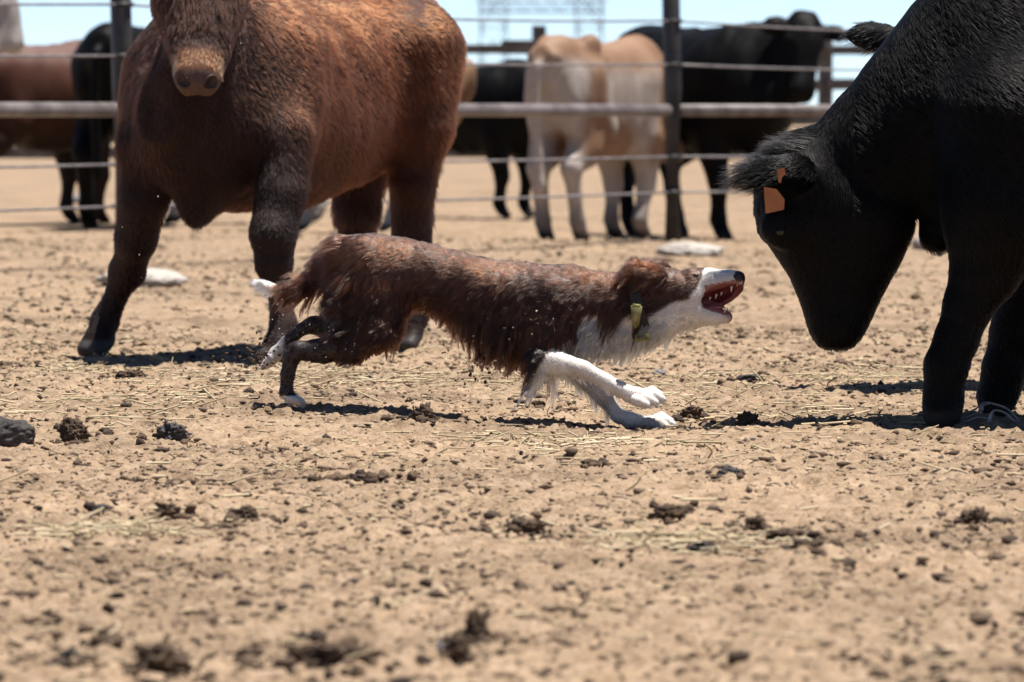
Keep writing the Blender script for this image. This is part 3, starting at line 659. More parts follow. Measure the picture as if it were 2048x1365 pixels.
for e, dx in ((-1, 0), (1, -60)):
    bch([(2830 + dx, 150, 120 * e, 150), (2760 + dx, 380, 140 * e, 100), (2880 + dx, 510, 130 * e, 46), (2850 + dx, 720, 130 * e, 36), (2856 + dx, 800, 130 * e, 36)], 0.04)
    bch([(2856 + dx, 800, 130 * e, 36), (2832 + dx, 826, 130 * e, 28)], 0.02)
bch([(2960, 0, 0, 36), (3010, 120, 0, 20), (3005, 420, 0, 16), (3000, 560, 0, 26), (3000, 640, 0, 8)], 0.02)
def black_coat(V, Nn):
    n = noise3(V, 6.0); C = np.array((0.0035, 0.0033, 0.0034))[None, :] * (0.8 + 0.4 * n[:, None])
    hoof = 1 - sstep(0.035, 0.055, V[:, 2]); return mixc(C, (0.028, 0.025, 0.024), hoof)
bb, bV, bT, bN = body_from(bs, 'body', 0.0105, black_coat, M_COAT_BLACK, black, 3, 0.022, 5.0)
earc = b3(1545, 348, -108)
def inear(V): return (np.linalg.norm((V - earc) * np.array([0.65, 0.9, 1.0]), axis=1) < 0.075)
def black_comb(V, Nn):
    D = np.tile(np.array([0.75, 0, -0.65]), (len(V), 1)); D[:, 0] += 0.5 * (noise3(V, 8.0) - 0.5)
    head = V[:, 0] < b3(1700, 0)[0]; D[head] = (0.1, 0, -1); D[V[:, 2] < 0.5] = (0.1, 0, -1)
    D[inear(V)] = (-1, -0.2, -0.25); pollm = (np.linalg.norm(V - b3(1580, 285), axis=1) < 0.09) & ~inear(V); D[pollm] = (-1, -0.1, 0.5); return D
def black_len(V, Nn):
    L = np.full(len(V), 0.020); neck = (V[:, 2] > b3(0, 330)[2]); L = np.where(neck, 0.026, L); L = np.where(V[:, 2] < 0.42, 0.009, L)
    head = (V[:, 0] < b3(1760, 0)[0]) & (V[:, 2] < b3(0, 420)[2]); L = np.where(head, 0.009, L)
    e = inear(V); L = np.where(e, 0.022 + 0.055 * sstep(b3(1560, 0)[0], b3(1490, 0)[0], V[:, 0]) , L)
    pollm = (np.linalg.norm(V - b3(1580, 285), axis=1) < 0.09) & ~e; return np.where(pollm, 0.085, L)
def black_den(V, Nn): return np.where(V[:, 0] > b3(2120, 0)[0], 0.06, 1.0) * np.where(inear(V), 3.0, 1.0) * np.where(V[:, 2] < .06, .05, 1)
fur('fur', black, bV, bT, bN, 85000, M_HAIR_BLACK, black_len, black_comb, lambda V, Nn: black_coat(V, Nn) * 1.2, black_den, 0.0005, 5, 6, 0.35, lambda V, Nn: np.where(inear(V), 0.5, 0.22), 0.05, 0.05, 9)

M_TAG = mat_noise('orange_plastic', (0.24, 0.078, 0.020), (0.31, 0.105, 0.030), 30, 0.5)
def plate(name, poly, v, th_, parent, mat, bev=0.0015):
    """small flat tag with real thickness, outline in photo pixels at lateral distance v"""
    bm = bmesh.new(); vs_ = [bm.verts.new(b3(x, y, v + (0.12 * (x - poly[0][0])))) for x, y in poly]; f = bm.faces.new(vs_)
    r = bmesh.ops.extrude_face_region(bm, geom=[f]); bmesh.ops.translate(bm, verts=[g for g in r['geom'] if isinstance(g, bmesh.types.BMVert)], vec=(0, th_, 0))
    bmesh.ops.recalc_face_normals(bm, faces=bm.faces); bmesh.ops.bevel(bm, geom=bm.edges[:], offset=bev, segments=2, affect='EDGES', clamp_overlap=True)
    me = bpy.data.meshes.new(name); bm.to_mesh(me); bm.free(); me.materials.append(mat); o = bpy.data.objects.new(name, me); col.objects.link(o); o.parent = parent; return o
t1 = plate('ear_tag', [(1519, 372), (1545, 376), (1561, 396), (1560, 417), (1523, 425)], -152, 0.004, black, M_TAG); t1['label'] = 'large orange ear tag'
t2 = plate('ear_tag', [(1545, 338), (1561, 334), (1563, 347), (1556, 353), (1554, 364), (1549, 364), (1547, 353)], -146, 0.005, black, M_TAG); t2['label'] = 'small orange back plate of the ear tag'
M_EYE = mat_noise('dark_eye', (0.006, 0.004, 0.003), (0.012, 0.008, 0.006), 5, 0.08)
for e in (-1, 1):
    mesh_obj('eye', IV3 * br(10) * np.array([1, 0.6, 0.8]), IF3, M_EYE, black, True, b3(1556, 462, 90 * e))

# ------------------------------------------------------------------ the dog
YD = 15.42; SD = YD / FPX; REFD = (1000, 850)
pd_ = P(*REFD, YD); YAW = math.radians(-9)            # rump a little farther from the camera than the head
dog = empty('dog', (pd_.x, pd_.y, pd_.z), YAW); tag(dog, 'wet brown and white dog running with its mouth wide open', 'dog')
def d3(px, py, v=0.0): return np.array([(px - REFD[0]) * SD / math.cos(YAW), v * SD, (REFD[1] - py) * SD])
def dr(r): return r * SD
ds = Solid()
def dch(pts, k=0.012, sq=None, neg=False): ds.chain([(*d3(p[0], p[1], p[2]), dr(p[3])) for p in pts], k, sq, neg)
def dell(px, py, v, rx, ry, rz_, k=0.01, rot=None, neg=False): ds.ell(d3(px, py, v), (dr(rx), dr(ry), dr(rz_)), k, rot, neg)
tr = [(682, 490, 545, 25), (695, 476, 570, 48), (720, 468, 600, 66), (760, 470, 622, 76), (800, 478, 612, 70), (850, 487, 612, 62), (900, 498, 634, 70), (950, 510, 664, 82), (1000, 519, 686, 86), (1050, 524, 704, 86), (1100, 529, 714, 80), (1150, 534, 708, 70), (1190, 545, 690, 56), (1215, 560, 670, 35)]
ds.loft(d3(*REFD), (1, 0, 0), (0, 0, 1), [(d3(p, 0)[0], (REFD[1] - (a + b_) / 2) * SD, (b_ - a) / 2 * SD, w_ * SD) for p, a, b_, w_ in tr], 0.02, 2.2)
# neck, chest
dch([(1150, 616, 0, 74), (1230, 613, 0, 63), (1300, 598, 0, 52)], 0.03, (1, 0.86))
dch([(1180, 660, 0, 48), (1250, 655, 0, 38), (1330, 630, 0, 42), (1385, 622, 0, 30)], 0.02)
# skull, cheeks
dell(1332, 579, 0, 56, 46, 47, 0.02); dell(1372, 588, -14, 40, 30, 38, 0.02); dell(1372, 588, 14, 40, 30, 38, 0.02)
dell(1385, 553, 0, 30, 26, 15, 0.012)
# upper jaw
dch([(1385, 572, 0, 33), (1418, 566, 0, 27), (1450, 561, 0, 21), (1470, 557, 0, 17)], 0.012)
dch([(1404, 594, 15, 18), (1430, 594, 15, 18), (1452, 585, 14, 17), (1469, 573, 12, 14)], 0.010)
# lower jaw
dch([(1350, 612, 0, 38), (1392, 622, 0, 28), (1425, 630, 0, 17), (1452, 632, 0, 12)], 0.014, (1, 1.15))
# open mouth
dch([(1413, 598, -14, 13), (1430, 590, -16, 20), (1448, 581, -16, 17), (1471, 570, -16, 8)], 0.004, (1, 1.9), neg=True)
dch([(1448, 611, 0, 4), (1476, 604, 0, 14)], 0.006, (1, 3.0), neg=True); dch([(1412, 606, -24, 6), (1452, 609, -24, 8)], 0.004, (1, 1.5), neg=True)
dell(1476, 551, 0, 10, 13, 9, 0.005)
for e in (-1, 1): dell(1485, 551, 7 * e, 3.2, 2.6, 3.2, 0.002, neg=True)
# ears
def ear(e):
    a0 = unit((-0.80, 0.10 * -e, 0.08)); a1 = unit(np.array((0.25, -e * 0.35, 0.9))); a1 = unit(a1 - a0 * (a0 @ a1)); return np.array([a0, a1, np.cross(a0, a1)])
dell(1298, 543, -38, 43, 24, 10, 0.010, ear(-1)); dch([(1318, 545, -34, 15), (1278, 530, -42, 11), (1262, 545, -46, 9)], 0.012)
dell(1300, 540, 40, 38, 22, 10, 0.010, ear(1))
# near hind leg
dch([(742, 545, -36, 62), (752, 605, -40, 64), (762, 650, -48, 46)], 0.03, (1, 0.62))
dch([(760, 655, -48, 46), (705, 690, -50, 34), (650, 701, -50, 24), (604, 702, -50, 18.5)], 0.016)
dch([(604, 702, -50, 17.5), (590, 712, -50, 17), (582, 750, -50, 13.5), (579, 785, -50, 13)], 0.008); dch([(588, 697, -50, 9), (600, 699, -50, 15)], 0.01)
dch([(579, 785, -50, 13), (590, 799, -50, 12)], 0.008)
for j, v in enumerate((-63, -54, -45, -37)): dch([(590, 799, v, 8), (602 + (4 if j in (1, 2) else 0), 803, v * 1.02, 7.5), (610 + (4 if j in (1, 2) else 0), 808, v * 1.02, 5)], 0.003)
# far hind leg
dch([(735, 590, 40, 60), (720, 640, 44, 40), (670, 656, 46, 26), (614, 655, 46, 20)], 0.02, (1, 0.8))
dch([(612, 652, 46, 17), (596, 662, 46, 14), (566, 686, 46, 12.5), (540, 712, 46, 13)], 0.008)
dch([(540, 712, 46, 14), (525, 728, 46, 12)], 0.006)
for v in (34, 42, 50, 58): dch([(530, 722, v, 8), (516, 738, v, 6)], 0.003)
# near foreleg
dch([(1118, 600, -52, 52), (1102, 660, -62, 42), (1092, 712, -72, 30)], 0.025, (1, 0.62))
dch([(1094, 716, -76, 31), (1128, 722, -76, 24), (1178, 734, -76, 17), (1222, 757, -76, 14), (1250, 773, -76, 15), (1282, 788, -76, 14)], 0.010)
dch([(1268, 782, -76, 16), (1296, 788, -76, 17)], 0.008)
for tx, ty, v in ((1306, 803, -98), (1322, 799, -86), (1334, 793, -72), (1328, 785, -58)): dch([(1284, 790 + (ty - 793) * .4, v * .97, 11), (tx - 18, ty - 8, v, 10), (tx, ty, v, 7)], 0.0032)
dch([(1222, 770, -80, 6), (1228, 783, -80, 5)], 0.004)
# far foreleg
dch([(1115, 620, 50, 48), (1110, 700, 54, 36), (1160, 752, 56, 25), (1196, 792, 56, 18), (1228, 832, 56, 13.5), (1252, 841, 56, 14), (1286, 846, 56, 13)], 0.012)
for tx, ty, v in ((1310, 855, 38), (1326, 854, 48), (1337, 850, 62), (1330, 843, 75)): dch([(1286, 846, v, 11), (tx - 18, ty - 8, v, 10), (tx, ty, v, 7)], 0.0032)
# tail
dch([(698, 500, 0, 24), (655, 540, 4, 17), (610, 570, 8, 12), (565, 583, 10, 8), (540, 578, 10, 5), (514, 567, 10, 3)], 0.015)
ZS = SD
def pxy(V): return REFD[0] + V[:, 0] * math.cos(YAW) / SD, REFD[1] - V[:, 2] / SD, V[:, 1] / SD
def line_side(px, py, pts):
    """> 0 below the polyline (photo rows grow downward)"""
    xs_ = [p[0] for p in pts]; ys_ = [p[1] for p in pts]; return py - np.interp(px, xs_, ys_)
HEADLINE = [(1250, 640), (1270, 655), (1285, 650), (1317, 620), (1350, 602), (1382, 594), (1396, 568), (1406, 546), (1412, 500), (1500, 400)]
CHESTLINE = [(1040, 760), (1090, 742), (1112, 702), (1124, 690), (1168, 668), (1176, 628), (1203, 626), (1224, 642), (1270, 634)]
def dog_coat(V, Nn):
    x, y, v = pxy(V); nz = noise3(V, 16.0)
    C = np.array((0.041, 0.0156, 0.0078))[None, :] * (0.55 + 0.9 * noise3(V, 9.0)[:, None])
    C = mixc(C, (0.015, 0.0078, 0.006), sstep(0.45, 0.75, noise3(V + 5, 7.0)) * 0.7)
    wob = (nz - 0.5) * 22
    wh = np.zeros(len(V))
    hd = (x > 1272); wh = np.where(hd, sstep(-4, 5, line_side(x, y, HEADLINE) + wob * 0.5), wh)
    ch = (x <= 1272) & (x > 1040) & (y < 770); wh = np.where(ch, sstep(-6, 6, line_side(x, y, CHESTLINE) + wob), wh)
    fl = (x > 1110) & (y > 692); wh = np.where(fl, 1.0, wh)
    wh = np.where((v > 20) & (y > 745), 1.0, wh)
    leg = (x < 670) & (y > 625); C = np.where(leg[:, None], np.array((0.018, 0.0095, 0.007))[None, :], C)
    arm = (x < 1112) & (x > 1070) & (y > 690); C = np.where(arm[:, None], np.array((0.013, 0.007, 0.0055))[None, :], C)
    wh = np.where(leg & (y > 792), 1.0, wh); wh = np.where(leg & (v > 10) & (x < 560), sstep(562, 552, x), wh)
    wh = np.where((x < 556) & (y < 610), 1.0, wh)
    WH = np.array((0.60, 0.545, 0.49))[None, :] * (0.88 + 0.2 * nz[:, None]); dirt_ = sstep(0.45, 0.7, noise3(V + 13, 22.0)) * sstep(690, 800, y) * 0.55; WH = mixc(WH, (0.26, 0.19, 0.13), dirt_)
    C = C * (1 - wh[:, None]) + WH * wh[:, None]
    # mouth, lips, nose
    lipn = (x > 1400) & (y > 566 - (x - 1400) * 0.10) & (y < 622) & (Nn[:, 1] < 0.4) & (v > -20)
    inside = (x > 1402) & (y > 557) & (y < 618) & (v > -10) & (Nn[:, 1] < -0.1) | (x > 1408) & (y > 580) & (y < 626) & (Nn[:, 2] < -0.35) & (x < 1480)
    C = np.where(inside[:, None], np.array((0.13, 0.017, 0.018))[None, :], C)
    lowtop = (x > 1404) & (y > 600) & (y < 632) & (Nn[:, 2] > 0.35) & (y > 596 + (x - 1404) * 0.25)
    C = np.where(lowtop[:, None], np.array((0.27, 0.085, 0.075))[None, :], C)
    lip = (x > 1412) & (x < 1482) & (y < 582 - (x - 1412) * 0.28) & (y > 568 - (x - 1412) * 0.20) & (Nn[:, 1] < 0.2)
    C = np.where(lip[:, None], np.array((0.26, 0.105, 0.10))[None, :], C)
    chin = sstep(1440, 1462, x) * sstep(612, 620, y) * (y < 646) * (0.4 + 0.6 * noise3(V, 60.0)); C = mixc(C, (0.26, 0.135, 0.12), chin)
    nose = (x > 1466) & (y < 562) & ((x - 1481) ** 2 + (y - 549) ** 2 < 14 ** 2) & (y < 560); C = np.where(nose[:, None], np.array((0.028, 0.016, 0.014))[None, :], C)
    return C
M_DOG = mat_coat('dog_skin', 0.5, 0.4, 0.2, 200.0)
M_DHAIR = mat_hair('wet_dog_hair', 0.17, 0.35, 0.25, 1.40)
dgo, dV, dT, dN = body_from(ds, 'body', 0.0036, dog_coat, M_DOG, dog, 2, 0.012, 11.0)
def zone(V):
    x, y, v = pxy(V); z = np.zeros(len(V), int)                                  # 0 trunk
    z[(x < 690) & (y < 612)] = 1                                                   # tail
    z[(x < 690) & (y >= 612)] = 2                                                  # hind shanks
    z[(x > 1250)] = 3                                                              # head
    z[(x > 1244) & (x < 1340) & (y < 566) & (np.abs(v) > 26)] = 4                  # ears
    z[(x > 1108) & (y > 692)] = 5                                                  # forelegs
    z[(x > 1165) & (x < 1345) & (y > 632) & (y < 700)] = 6                         # chest and throat ruff
    z[(x > 640) & (x < 850) & (y > 540) & (np.abs(v) > 20) & (y < 735) & (x > 690)] = 7   # thigh
    return z
def dog_len(V, Nn):
    x, y, v = pxy(V); z = zone(V); L = np.full(len(V), 17.0)
    L = np.where(y > 560, 24.0, L); L = np.where((Nn[:, 2] < -0.3) & (x > 830), 14 + 36 * sstep(830, 980, x), L); L = np.where(x > 1180, 20.0, L)
    L = np.where(z == 1, 36 * sstep(520, 610, x) + 8, L); L = np.where((z == 1) & (x < 556), 26, L)
    L = np.where(z == 2, 4.0, L); L = np.where(z == 3, 10.0, L); L = np.where((z == 3) & (x > 1395), 4.0, L); L = np.where((z == 3) & (x < 1330), 17.0, L)
    L = np.where(z == 4, 27.0, L); L = np.where(z == 5, 4.5, L); L = np.where((z == 5) & (v > 20) & (Nn[:, 0] < -0.4) & (y < 830), 20.0, L)
    L = np.where((z == 5) & (v < 0) & (x < 1180) & (Nn[:, 2] < -0.5), 14, L)
    L = np.where(z == 6, 30.0, L); L = np.where(z == 7, 26.0, L); L = np.where((z == 7) & (Nn[:, 0] < -0.3), 44.0, L); L = np.where((z == 7) & (y > 680), 12.0, L)
    L = np.where((z == 3) & (x > 1398) & (y > 556) & (y < 632), 1.5, L)
    return L * SD * (0.7 + 0.6 * noise3(V, 25.0))
def dog_comb(V, Nn):
    x, y, v = pxy(V); z = zone(V); n = len(V); D = np.zeros((n, 3)); nn = noise3(V, 11.0) - 0.5; n2 = noise3(V + 31, 11.0) - 0.5
    low = sstep(540, 660, y)
    D[:, 0] = -1 + 0.55 * low; D[:, 2] = -0.25 - 0.8 * low; D[:, 0] += 0.8 * nn; D[:, 2] += 0.6 * n2; D[:, 1] = 0.3 * n2
    def put(mk, vec, a=0.4):
        D[mk] = np.array(vec)[None, :] + a * np.stack([nn[mk], n2[mk], nn[mk]], 1)
    put(z == 1, (-1, 0, -0.42), 0.6); put((z == 1) & (x < 575), (-1, 0, 0.12), 0.3); put(z == 2, (-0.8, 0, -0.7), 0.2); put(z == 3, (-1, 0, -0.30), 0.5); put(z == 4, (-0.9, 0, -0.1), 0.6)
    put(z == 5, (0.6, 0, -0.8), 0.2); put(z == 6, (-0.55, 0, -0.85), 0.8); put(z == 7, (-0.55, 0, -1.0), 1.2); put((z == 7) & (Nn[:, 0] < -0.3), (-0.8, 0, -0.6), 0.8)
    return D
def dog_lift(V, Nn):
    x, y, v = pxy(V); z = zone(V); l = np.full(len(V), 0.22); l = np.where(z == 1, 0.65, l); l = np.where((z == 1) & (x < 575), 0.2, l); l = np.where((z == 4), 0.4, l); l = np.where(Nn[:, 2] < -0.3, 0.6, l)
    l = np.where((z == 7) & (Nn[:, 0] < -0.3), 0.8, l); return l
def dog_clump(V, Nn):
    x, y, v = pxy(V); z = zone(V); c = 0.40 + 0.45 * sstep(540, 640, y); c = np.where(z == 3, 0.35, c); c = np.where(z == 1, 0.6, c); c = np.where(z == 5, 0.3, c); c = np.where(Nn[:, 2] < -0.3, 0.95, c); return c
def dog_den(V, Nn):
    x, y, v = pxy(V); z = zone(V); d = np.ones(len(V)); d = np.where((x > 1398) & (y > 560) & (y < 640), 0.04, d); d = np.where((x > 1464) & (y < 562), 0.0, d)
    d = np.where(z == 1, 2.2, d); d = np.where((z == 4) | (z == 6), 1.6, d); return d
def dog_hair(V, Nn):
    C = dog_coat(V, Nn); x_, y_, v_ = pxy(V); lit_back = (0.70 + 1.5 * sstep(585, 520, y_) * (x_ < 1400))[:, None]; C = np.where((C[:, 0] < 0.15)[:, None], C * lit_back, C); br_ = (C[:, 0] < 0.15)[:, None]; return C * np.where(br_, np.array([[1.0, 0.92, 0.88]]), 1.15) * (0.6 + 0.8 * noise3(V, 45.0)[:, None])  # sunlight painted into the brown hair along the back; wet lower fur darker
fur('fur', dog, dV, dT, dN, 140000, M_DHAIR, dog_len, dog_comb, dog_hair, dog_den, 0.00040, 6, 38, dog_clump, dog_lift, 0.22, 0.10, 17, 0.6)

M_CLAW = mat_noise('claw', (0.03, 0.025, 0.02), (0.06, 0.05, 0.04), 30, 0.4)
# teeth, tongue, eye
M_TOOTH = mat_noise('tooth', (0.42, 0.37, 0.29), (0.50, 0.45, 0.37), 40, 0.3)
M_TONGUE = mat_noise('tongue', (0.23, 0.065, 0.06), (0.29, 0.10, 0.085), 60, 0.25)
def tooth(px, py, v, qx, qy, r, name='tooth', mat=None):
    a = d3(px, py, v); b_ = d3(qx, qy, v); b_ = a + (b_ - a) * 0.78; ax = b_ - a; L = np.linalg.norm(ax); ax /= L; u = unit(np.cross(ax, (0, 1, 0.01))); w_ = np.cross(ax, u); Vv = []; Ff = []
    for i, (tt, rr) in enumerate(((0, 1), (0.45, 0.75), (0.8, 0.4))):
        for j in range(6): an = j * math.pi / 3; Vv.append(a + ax * L * tt + (u * math.cos(an) + w_ * math.sin(an)) * dr(r) * 0.8 * rr)
    Vv.append(b_)
    for i in range(2):
        for j in range(6): Ff.append((i * 6 + j, i * 6 + (j + 1) % 6, i * 6 + 6 + (j + 1) % 6, i * 6 + 6 + j))
    for j in range(6): Ff.append((12 + j, 12 + (j + 1) % 6, 18))
    mesh_obj(name, Vv, Ff, mat or M_TOOTH, dog)
for a_ in ((1462, 570, -12, 1461, 586, 3.2), (1462, 570, 12, 1466, 588, 3.0), (1430, 586, 6, 1427, 600, 3.4), (1440, 582, 8, 1438, 592, 2.8), (1418, 592, 4, 1415, 602, 3.4), (1472, 566, -6, 1473, 573, 1.8), (1473, 566, 0, 1475, 573, 1.8), (1474, 566, 6, 1476, 573, 1.8), (1448, 622, -9, 1449, 608, 3.0), (1450, 622, 10, 1452, 609, 2.8), (1456, 624, -3, 1458, 617, 1.6), (1457, 624, 3, 1459, 617, 1.6), (1428, 618, -11, 1427, 611, 3.0), (1418, 615, -12, 1416, 607, 3.2)): tooth(*a_)
for tx, ty, v in ((1306, 803, -98), (1322, 799, -86), (1334, 793, -72), (1310, 855, 38), (1326, 854, 48), (1337, 850, 62)): tooth(tx + 3, ty, v, tx + 8, ty + 4, 2.0, 'claw', M_CLAW)
tg = blob(5, (dr(24), dr(11), dr(4.5)), 1.0, 0.15, IV3); mesh_obj('tongue', tg, IF3, M_TONGUE, dog, True, d3(1424, 612, 0))
mesh_obj('eye', IV3 * dr(6.0) * np.array([1.2, 1, 0.75]), IF3, M_EYE, dog, True, d3(1392, 549, -25.5))
# collar with a receiver box and a tag
M_STRAP = mat_noise('black_strap', (0.004, 0.004, 0.0045), (0.011, 0.011, 0.011), 60, 0.6)
M_INLAY = mat_noise('dull_olive_inlay', (0.05, 0.05, 0.025), (0.10, 0.095, 0.05), 40, 0.3)
M_YEL = mat_noise('olive_yellow_plastic', (0.13, 0.115, 0.035), (0.22, 0.20, 0.08), 40, 0.3)
def collar():
    Vv = []; Ff = []; n = 40; c = d3(1281, 607); ax = unit(d3(1310, 600) - d3(1266, 612)); u = np.array([0, 1.0, 0]); w_ = unit(np.cross(ax, u))
    for i in range(n):
        an = 2 * math.pi * i / n; rr = np.array([dr(52) * math.cos(an), dr(64) * math.sin(an)])
        for k, (du, dw) in enumerate(((-11, 0), (11, 0), (11, 4), (-11, 4))):
            f = 1 + dr(dw) / np.linalg.norm(rr); Vv.append(c + u * rr[0] * f + w_ * rr[1] * f + ax * dr(du))
    for i in range(n):
        for k in range(4): a = i * 4 + k; b_ = i * 4 + (k + 1) % 4; c_ = ((i + 1) % n) * 4 + (k + 1) % 4; e_ = ((i + 1) % n) * 4 + k; Ff.append((a, b_, c_, e_))
    return mesh_obj('collar', Vv, Ff, M_STRAP, dog, False)
cl = collar()
def dbox(name, px, py, v, sx, sz, sy, ang, mat, parent, bev=3.0, tilt=0.0, taper=1.0):
    bm = bmesh.new(); bmesh.ops.create_cube(bm, size=1.0); bmesh.ops.scale(bm, verts=bm.verts, vec=(dr(sx), dr(sy), dr(sz)))
    for v_ in bm.verts:
        if v_.co.z < 0: v_.co.x *= taper
    bmesh.ops.bevel(bm, geom=bm.edges[:], offset=dr(bev), segments=3, affect='EDGES', clamp_overlap=True)
    me = bpy.data.meshes.new(name); bm.to_mesh(me); bm.free(); me.materials.append(mat); me.shade_smooth(); o = bpy.data.objects.new(name, me); col.objects.link(o); o.parent = parent
    o.location = d3(px, py, v); o.rotation_euler = (tilt, ang, 0); return o
bx_ = dbox('receiver_box', 1281, 628, -72, 23, 50, 14, 0.10, M_YEL, cl, 4, 0.35, 0.55); bx_['label'] = 'olive yellow plastic plate on the collar'
tgo = dbox('collar_tag', 1291, 671, -54, 29, 16, 6, -0.14, M_YEL, cl, 1.5, 0.2); tgo['label'] = 'small olive yellow tag hanging from the collar'
dbox('tag_inlay', 1291, 671, -57, 21, 9, 3, -0.14, M_INLAY, cl, 1, 0.2)

# ------------------------------------------------------------------ pipe fence
M_PIPE = mat_noise('weathered_pipe', (0.075, 0.062, 0.056), (0.18, 0.155, 0.145), 6, 0.5, 0.2, 60, 0.0, c3=(0.125, 0.103, 0.094))
M_POST = mat_noise('dark_steel_post', (0.012, 0.011, 0.011), (0.035, 0.030, 0.029), 7, 0.5, 0.2, 50)
M_WIRE = mat_noise('steel_cable', (0.124, 0.112, 0.112), (0.223, 0.205, 0.205), 10, 0.45)
def tube(name, pts, r, mat, parent, n=10, cap=True):
    Vv = []; Ff = []; pts = [np.array(p, float) for p in pts]
    for i, p in enumerate(pts):
        d = unit(pts[min(i + 1, len(pts) - 1)] - pts[max(i - 1, 0)]); a = np.cross(d, (0, 0, 1)); a = unit(a) if np.linalg.norm(a) > 1e-3 else np.array([1.0, 0, 0]); b_ = np.cross(a, d)
        rr = r[i] if isinstance(r, (list, tuple)) else r
        for j in range(n): an = 2 * math.pi * j / n; Vv.append(p + (a * math.cos(an) + b_ * math.sin(an)) * rr)
    for i in range(len(pts) - 1):
        for j in range(n): Ff.append((i * n + j, i * n + (j + 1) % n, (i + 1) * n + (j + 1) % n, (i + 1) * n + j))
    if cap: Ff += [tuple(range(n))[::-1], tuple((len(pts) - 1) * n + j for j in range(n))]
    return mesh_obj(name, Vv, Ff, mat, parent)
FA = np.array([-2.12, 31.0]); FB = np.array([1.03, 36.5]); step = FB - FA
fence = empty('pipe_fence', (FA[0], FA[1], 0)); tag(fence, 'pipe and cable cattle fence crossing behind the dog', 'fence')
fo = np.array([FA[0], FA[1], 0.0])
for i in (-1, 0, 1, 2):
    q = FA + step * i; rel = np.array([q[0], q[1], 0]) - fo
    o = tube('post', [rel + (0, 0, -0.1), rel + (0.0, 0, 1.0), rel + (-0.02, 0, 2.02), rel + (-0.02, 0, 2.03)], [0.058, 0.058, 0.058, 0.05], M_POST, fence, 18)
    dirn = unit(np.array([step[0], step[1], 0])); nrm = np.array([-dirn[1], dirn[0], 0])
    for z in (0.336, 0.564, 1.154, 1.433, 1.72): tube('clip', [rel + (-0.0, 0, z - 0.012) , rel + (0, 0, z + 0.012)], 0.064, M_POST, o, 14)
    if i < 2:
        e = rel + np.array([step[0], step[1], 0]); a = rel + dirn * 0.075; b_ = e - dirn * 0.075
        tube('pipe_rail', [a + (0, 0, 0.862), b_ + (0, 0, 0.862)], 0.040, M_PIPE, fence, 16)
        for z, sag in ((0.336, .012), (0.564, .01), (1.154, .018), (1.433, .03), (1.72, .02)):
            pts = [a * (1 - t_) + b_ * t_ + np.array([0, 0, z - sag * 4 * t_ * (1 - t_)]) - nrm * 0.0 for t_ in np.linspace(0, 1, 9)]
            tube('cable', pts, 0.0085, M_WIRE, fence, 6)

# far timber pen --------------------------------------------------------------
M_WOOD = mat_noise('weathered_wood', (0.062, 0.053, 0.046), (0.136, 0.118, 0.102), 5, 0.85, 0.3, 40)
def box_obj(name, c, s, mat, parent, rz=0.0, bev=0.006):
    bm = bmesh.new(); bmesh.ops.create_cube(bm, size=1.0); bmesh.ops.scale(bm, verts=bm.verts, vec=s); bmesh.ops.bevel(bm, geom=bm.edges[:], offset=bev, segments=1, affect='EDGES', clamp_overlap=True)
    me = bpy.data.meshes.new(name); bm.to_mesh(me); bm.free(); me.materials.append(mat); o = bpy.data.objects.new(name, me); col.objects.link(o); o.parent = parent; o.location = c; o.rotation_euler = (0, 0, rz); return o
YF = 60.0; sf = YF / FPX
pen = empty('timber_fence', (0, YF, 0)); tag(pen, 'weathered timber rail fence far behind the cattle', 'fence')
for i, px in enumerate((-620, -60, 510, 1078, 1650, 2220)):
    x = (px - 1024) * sf; box_obj('post', (x, 0, 0.87), (0.15, 0.15, 1.80), M_WOOD, pen)
    if i < 5:
        w_ = 568 * sf
        for z, h in ((1.50, 0.10), (1.14, 0.12), (0.78, 0.12), (0.42, 0.12)): box_obj('rail', (x + w_ / 2, -0.10, z + 0.01 * (i % 3)), (w_ - 0.02, 0.045, h), M_WOOD, pen)
bo = box_obj('rail', ((1050 - 1024) * sf, -0.16, 1.54), (0.50, 0.06, 0.15), M_WOOD, pen)

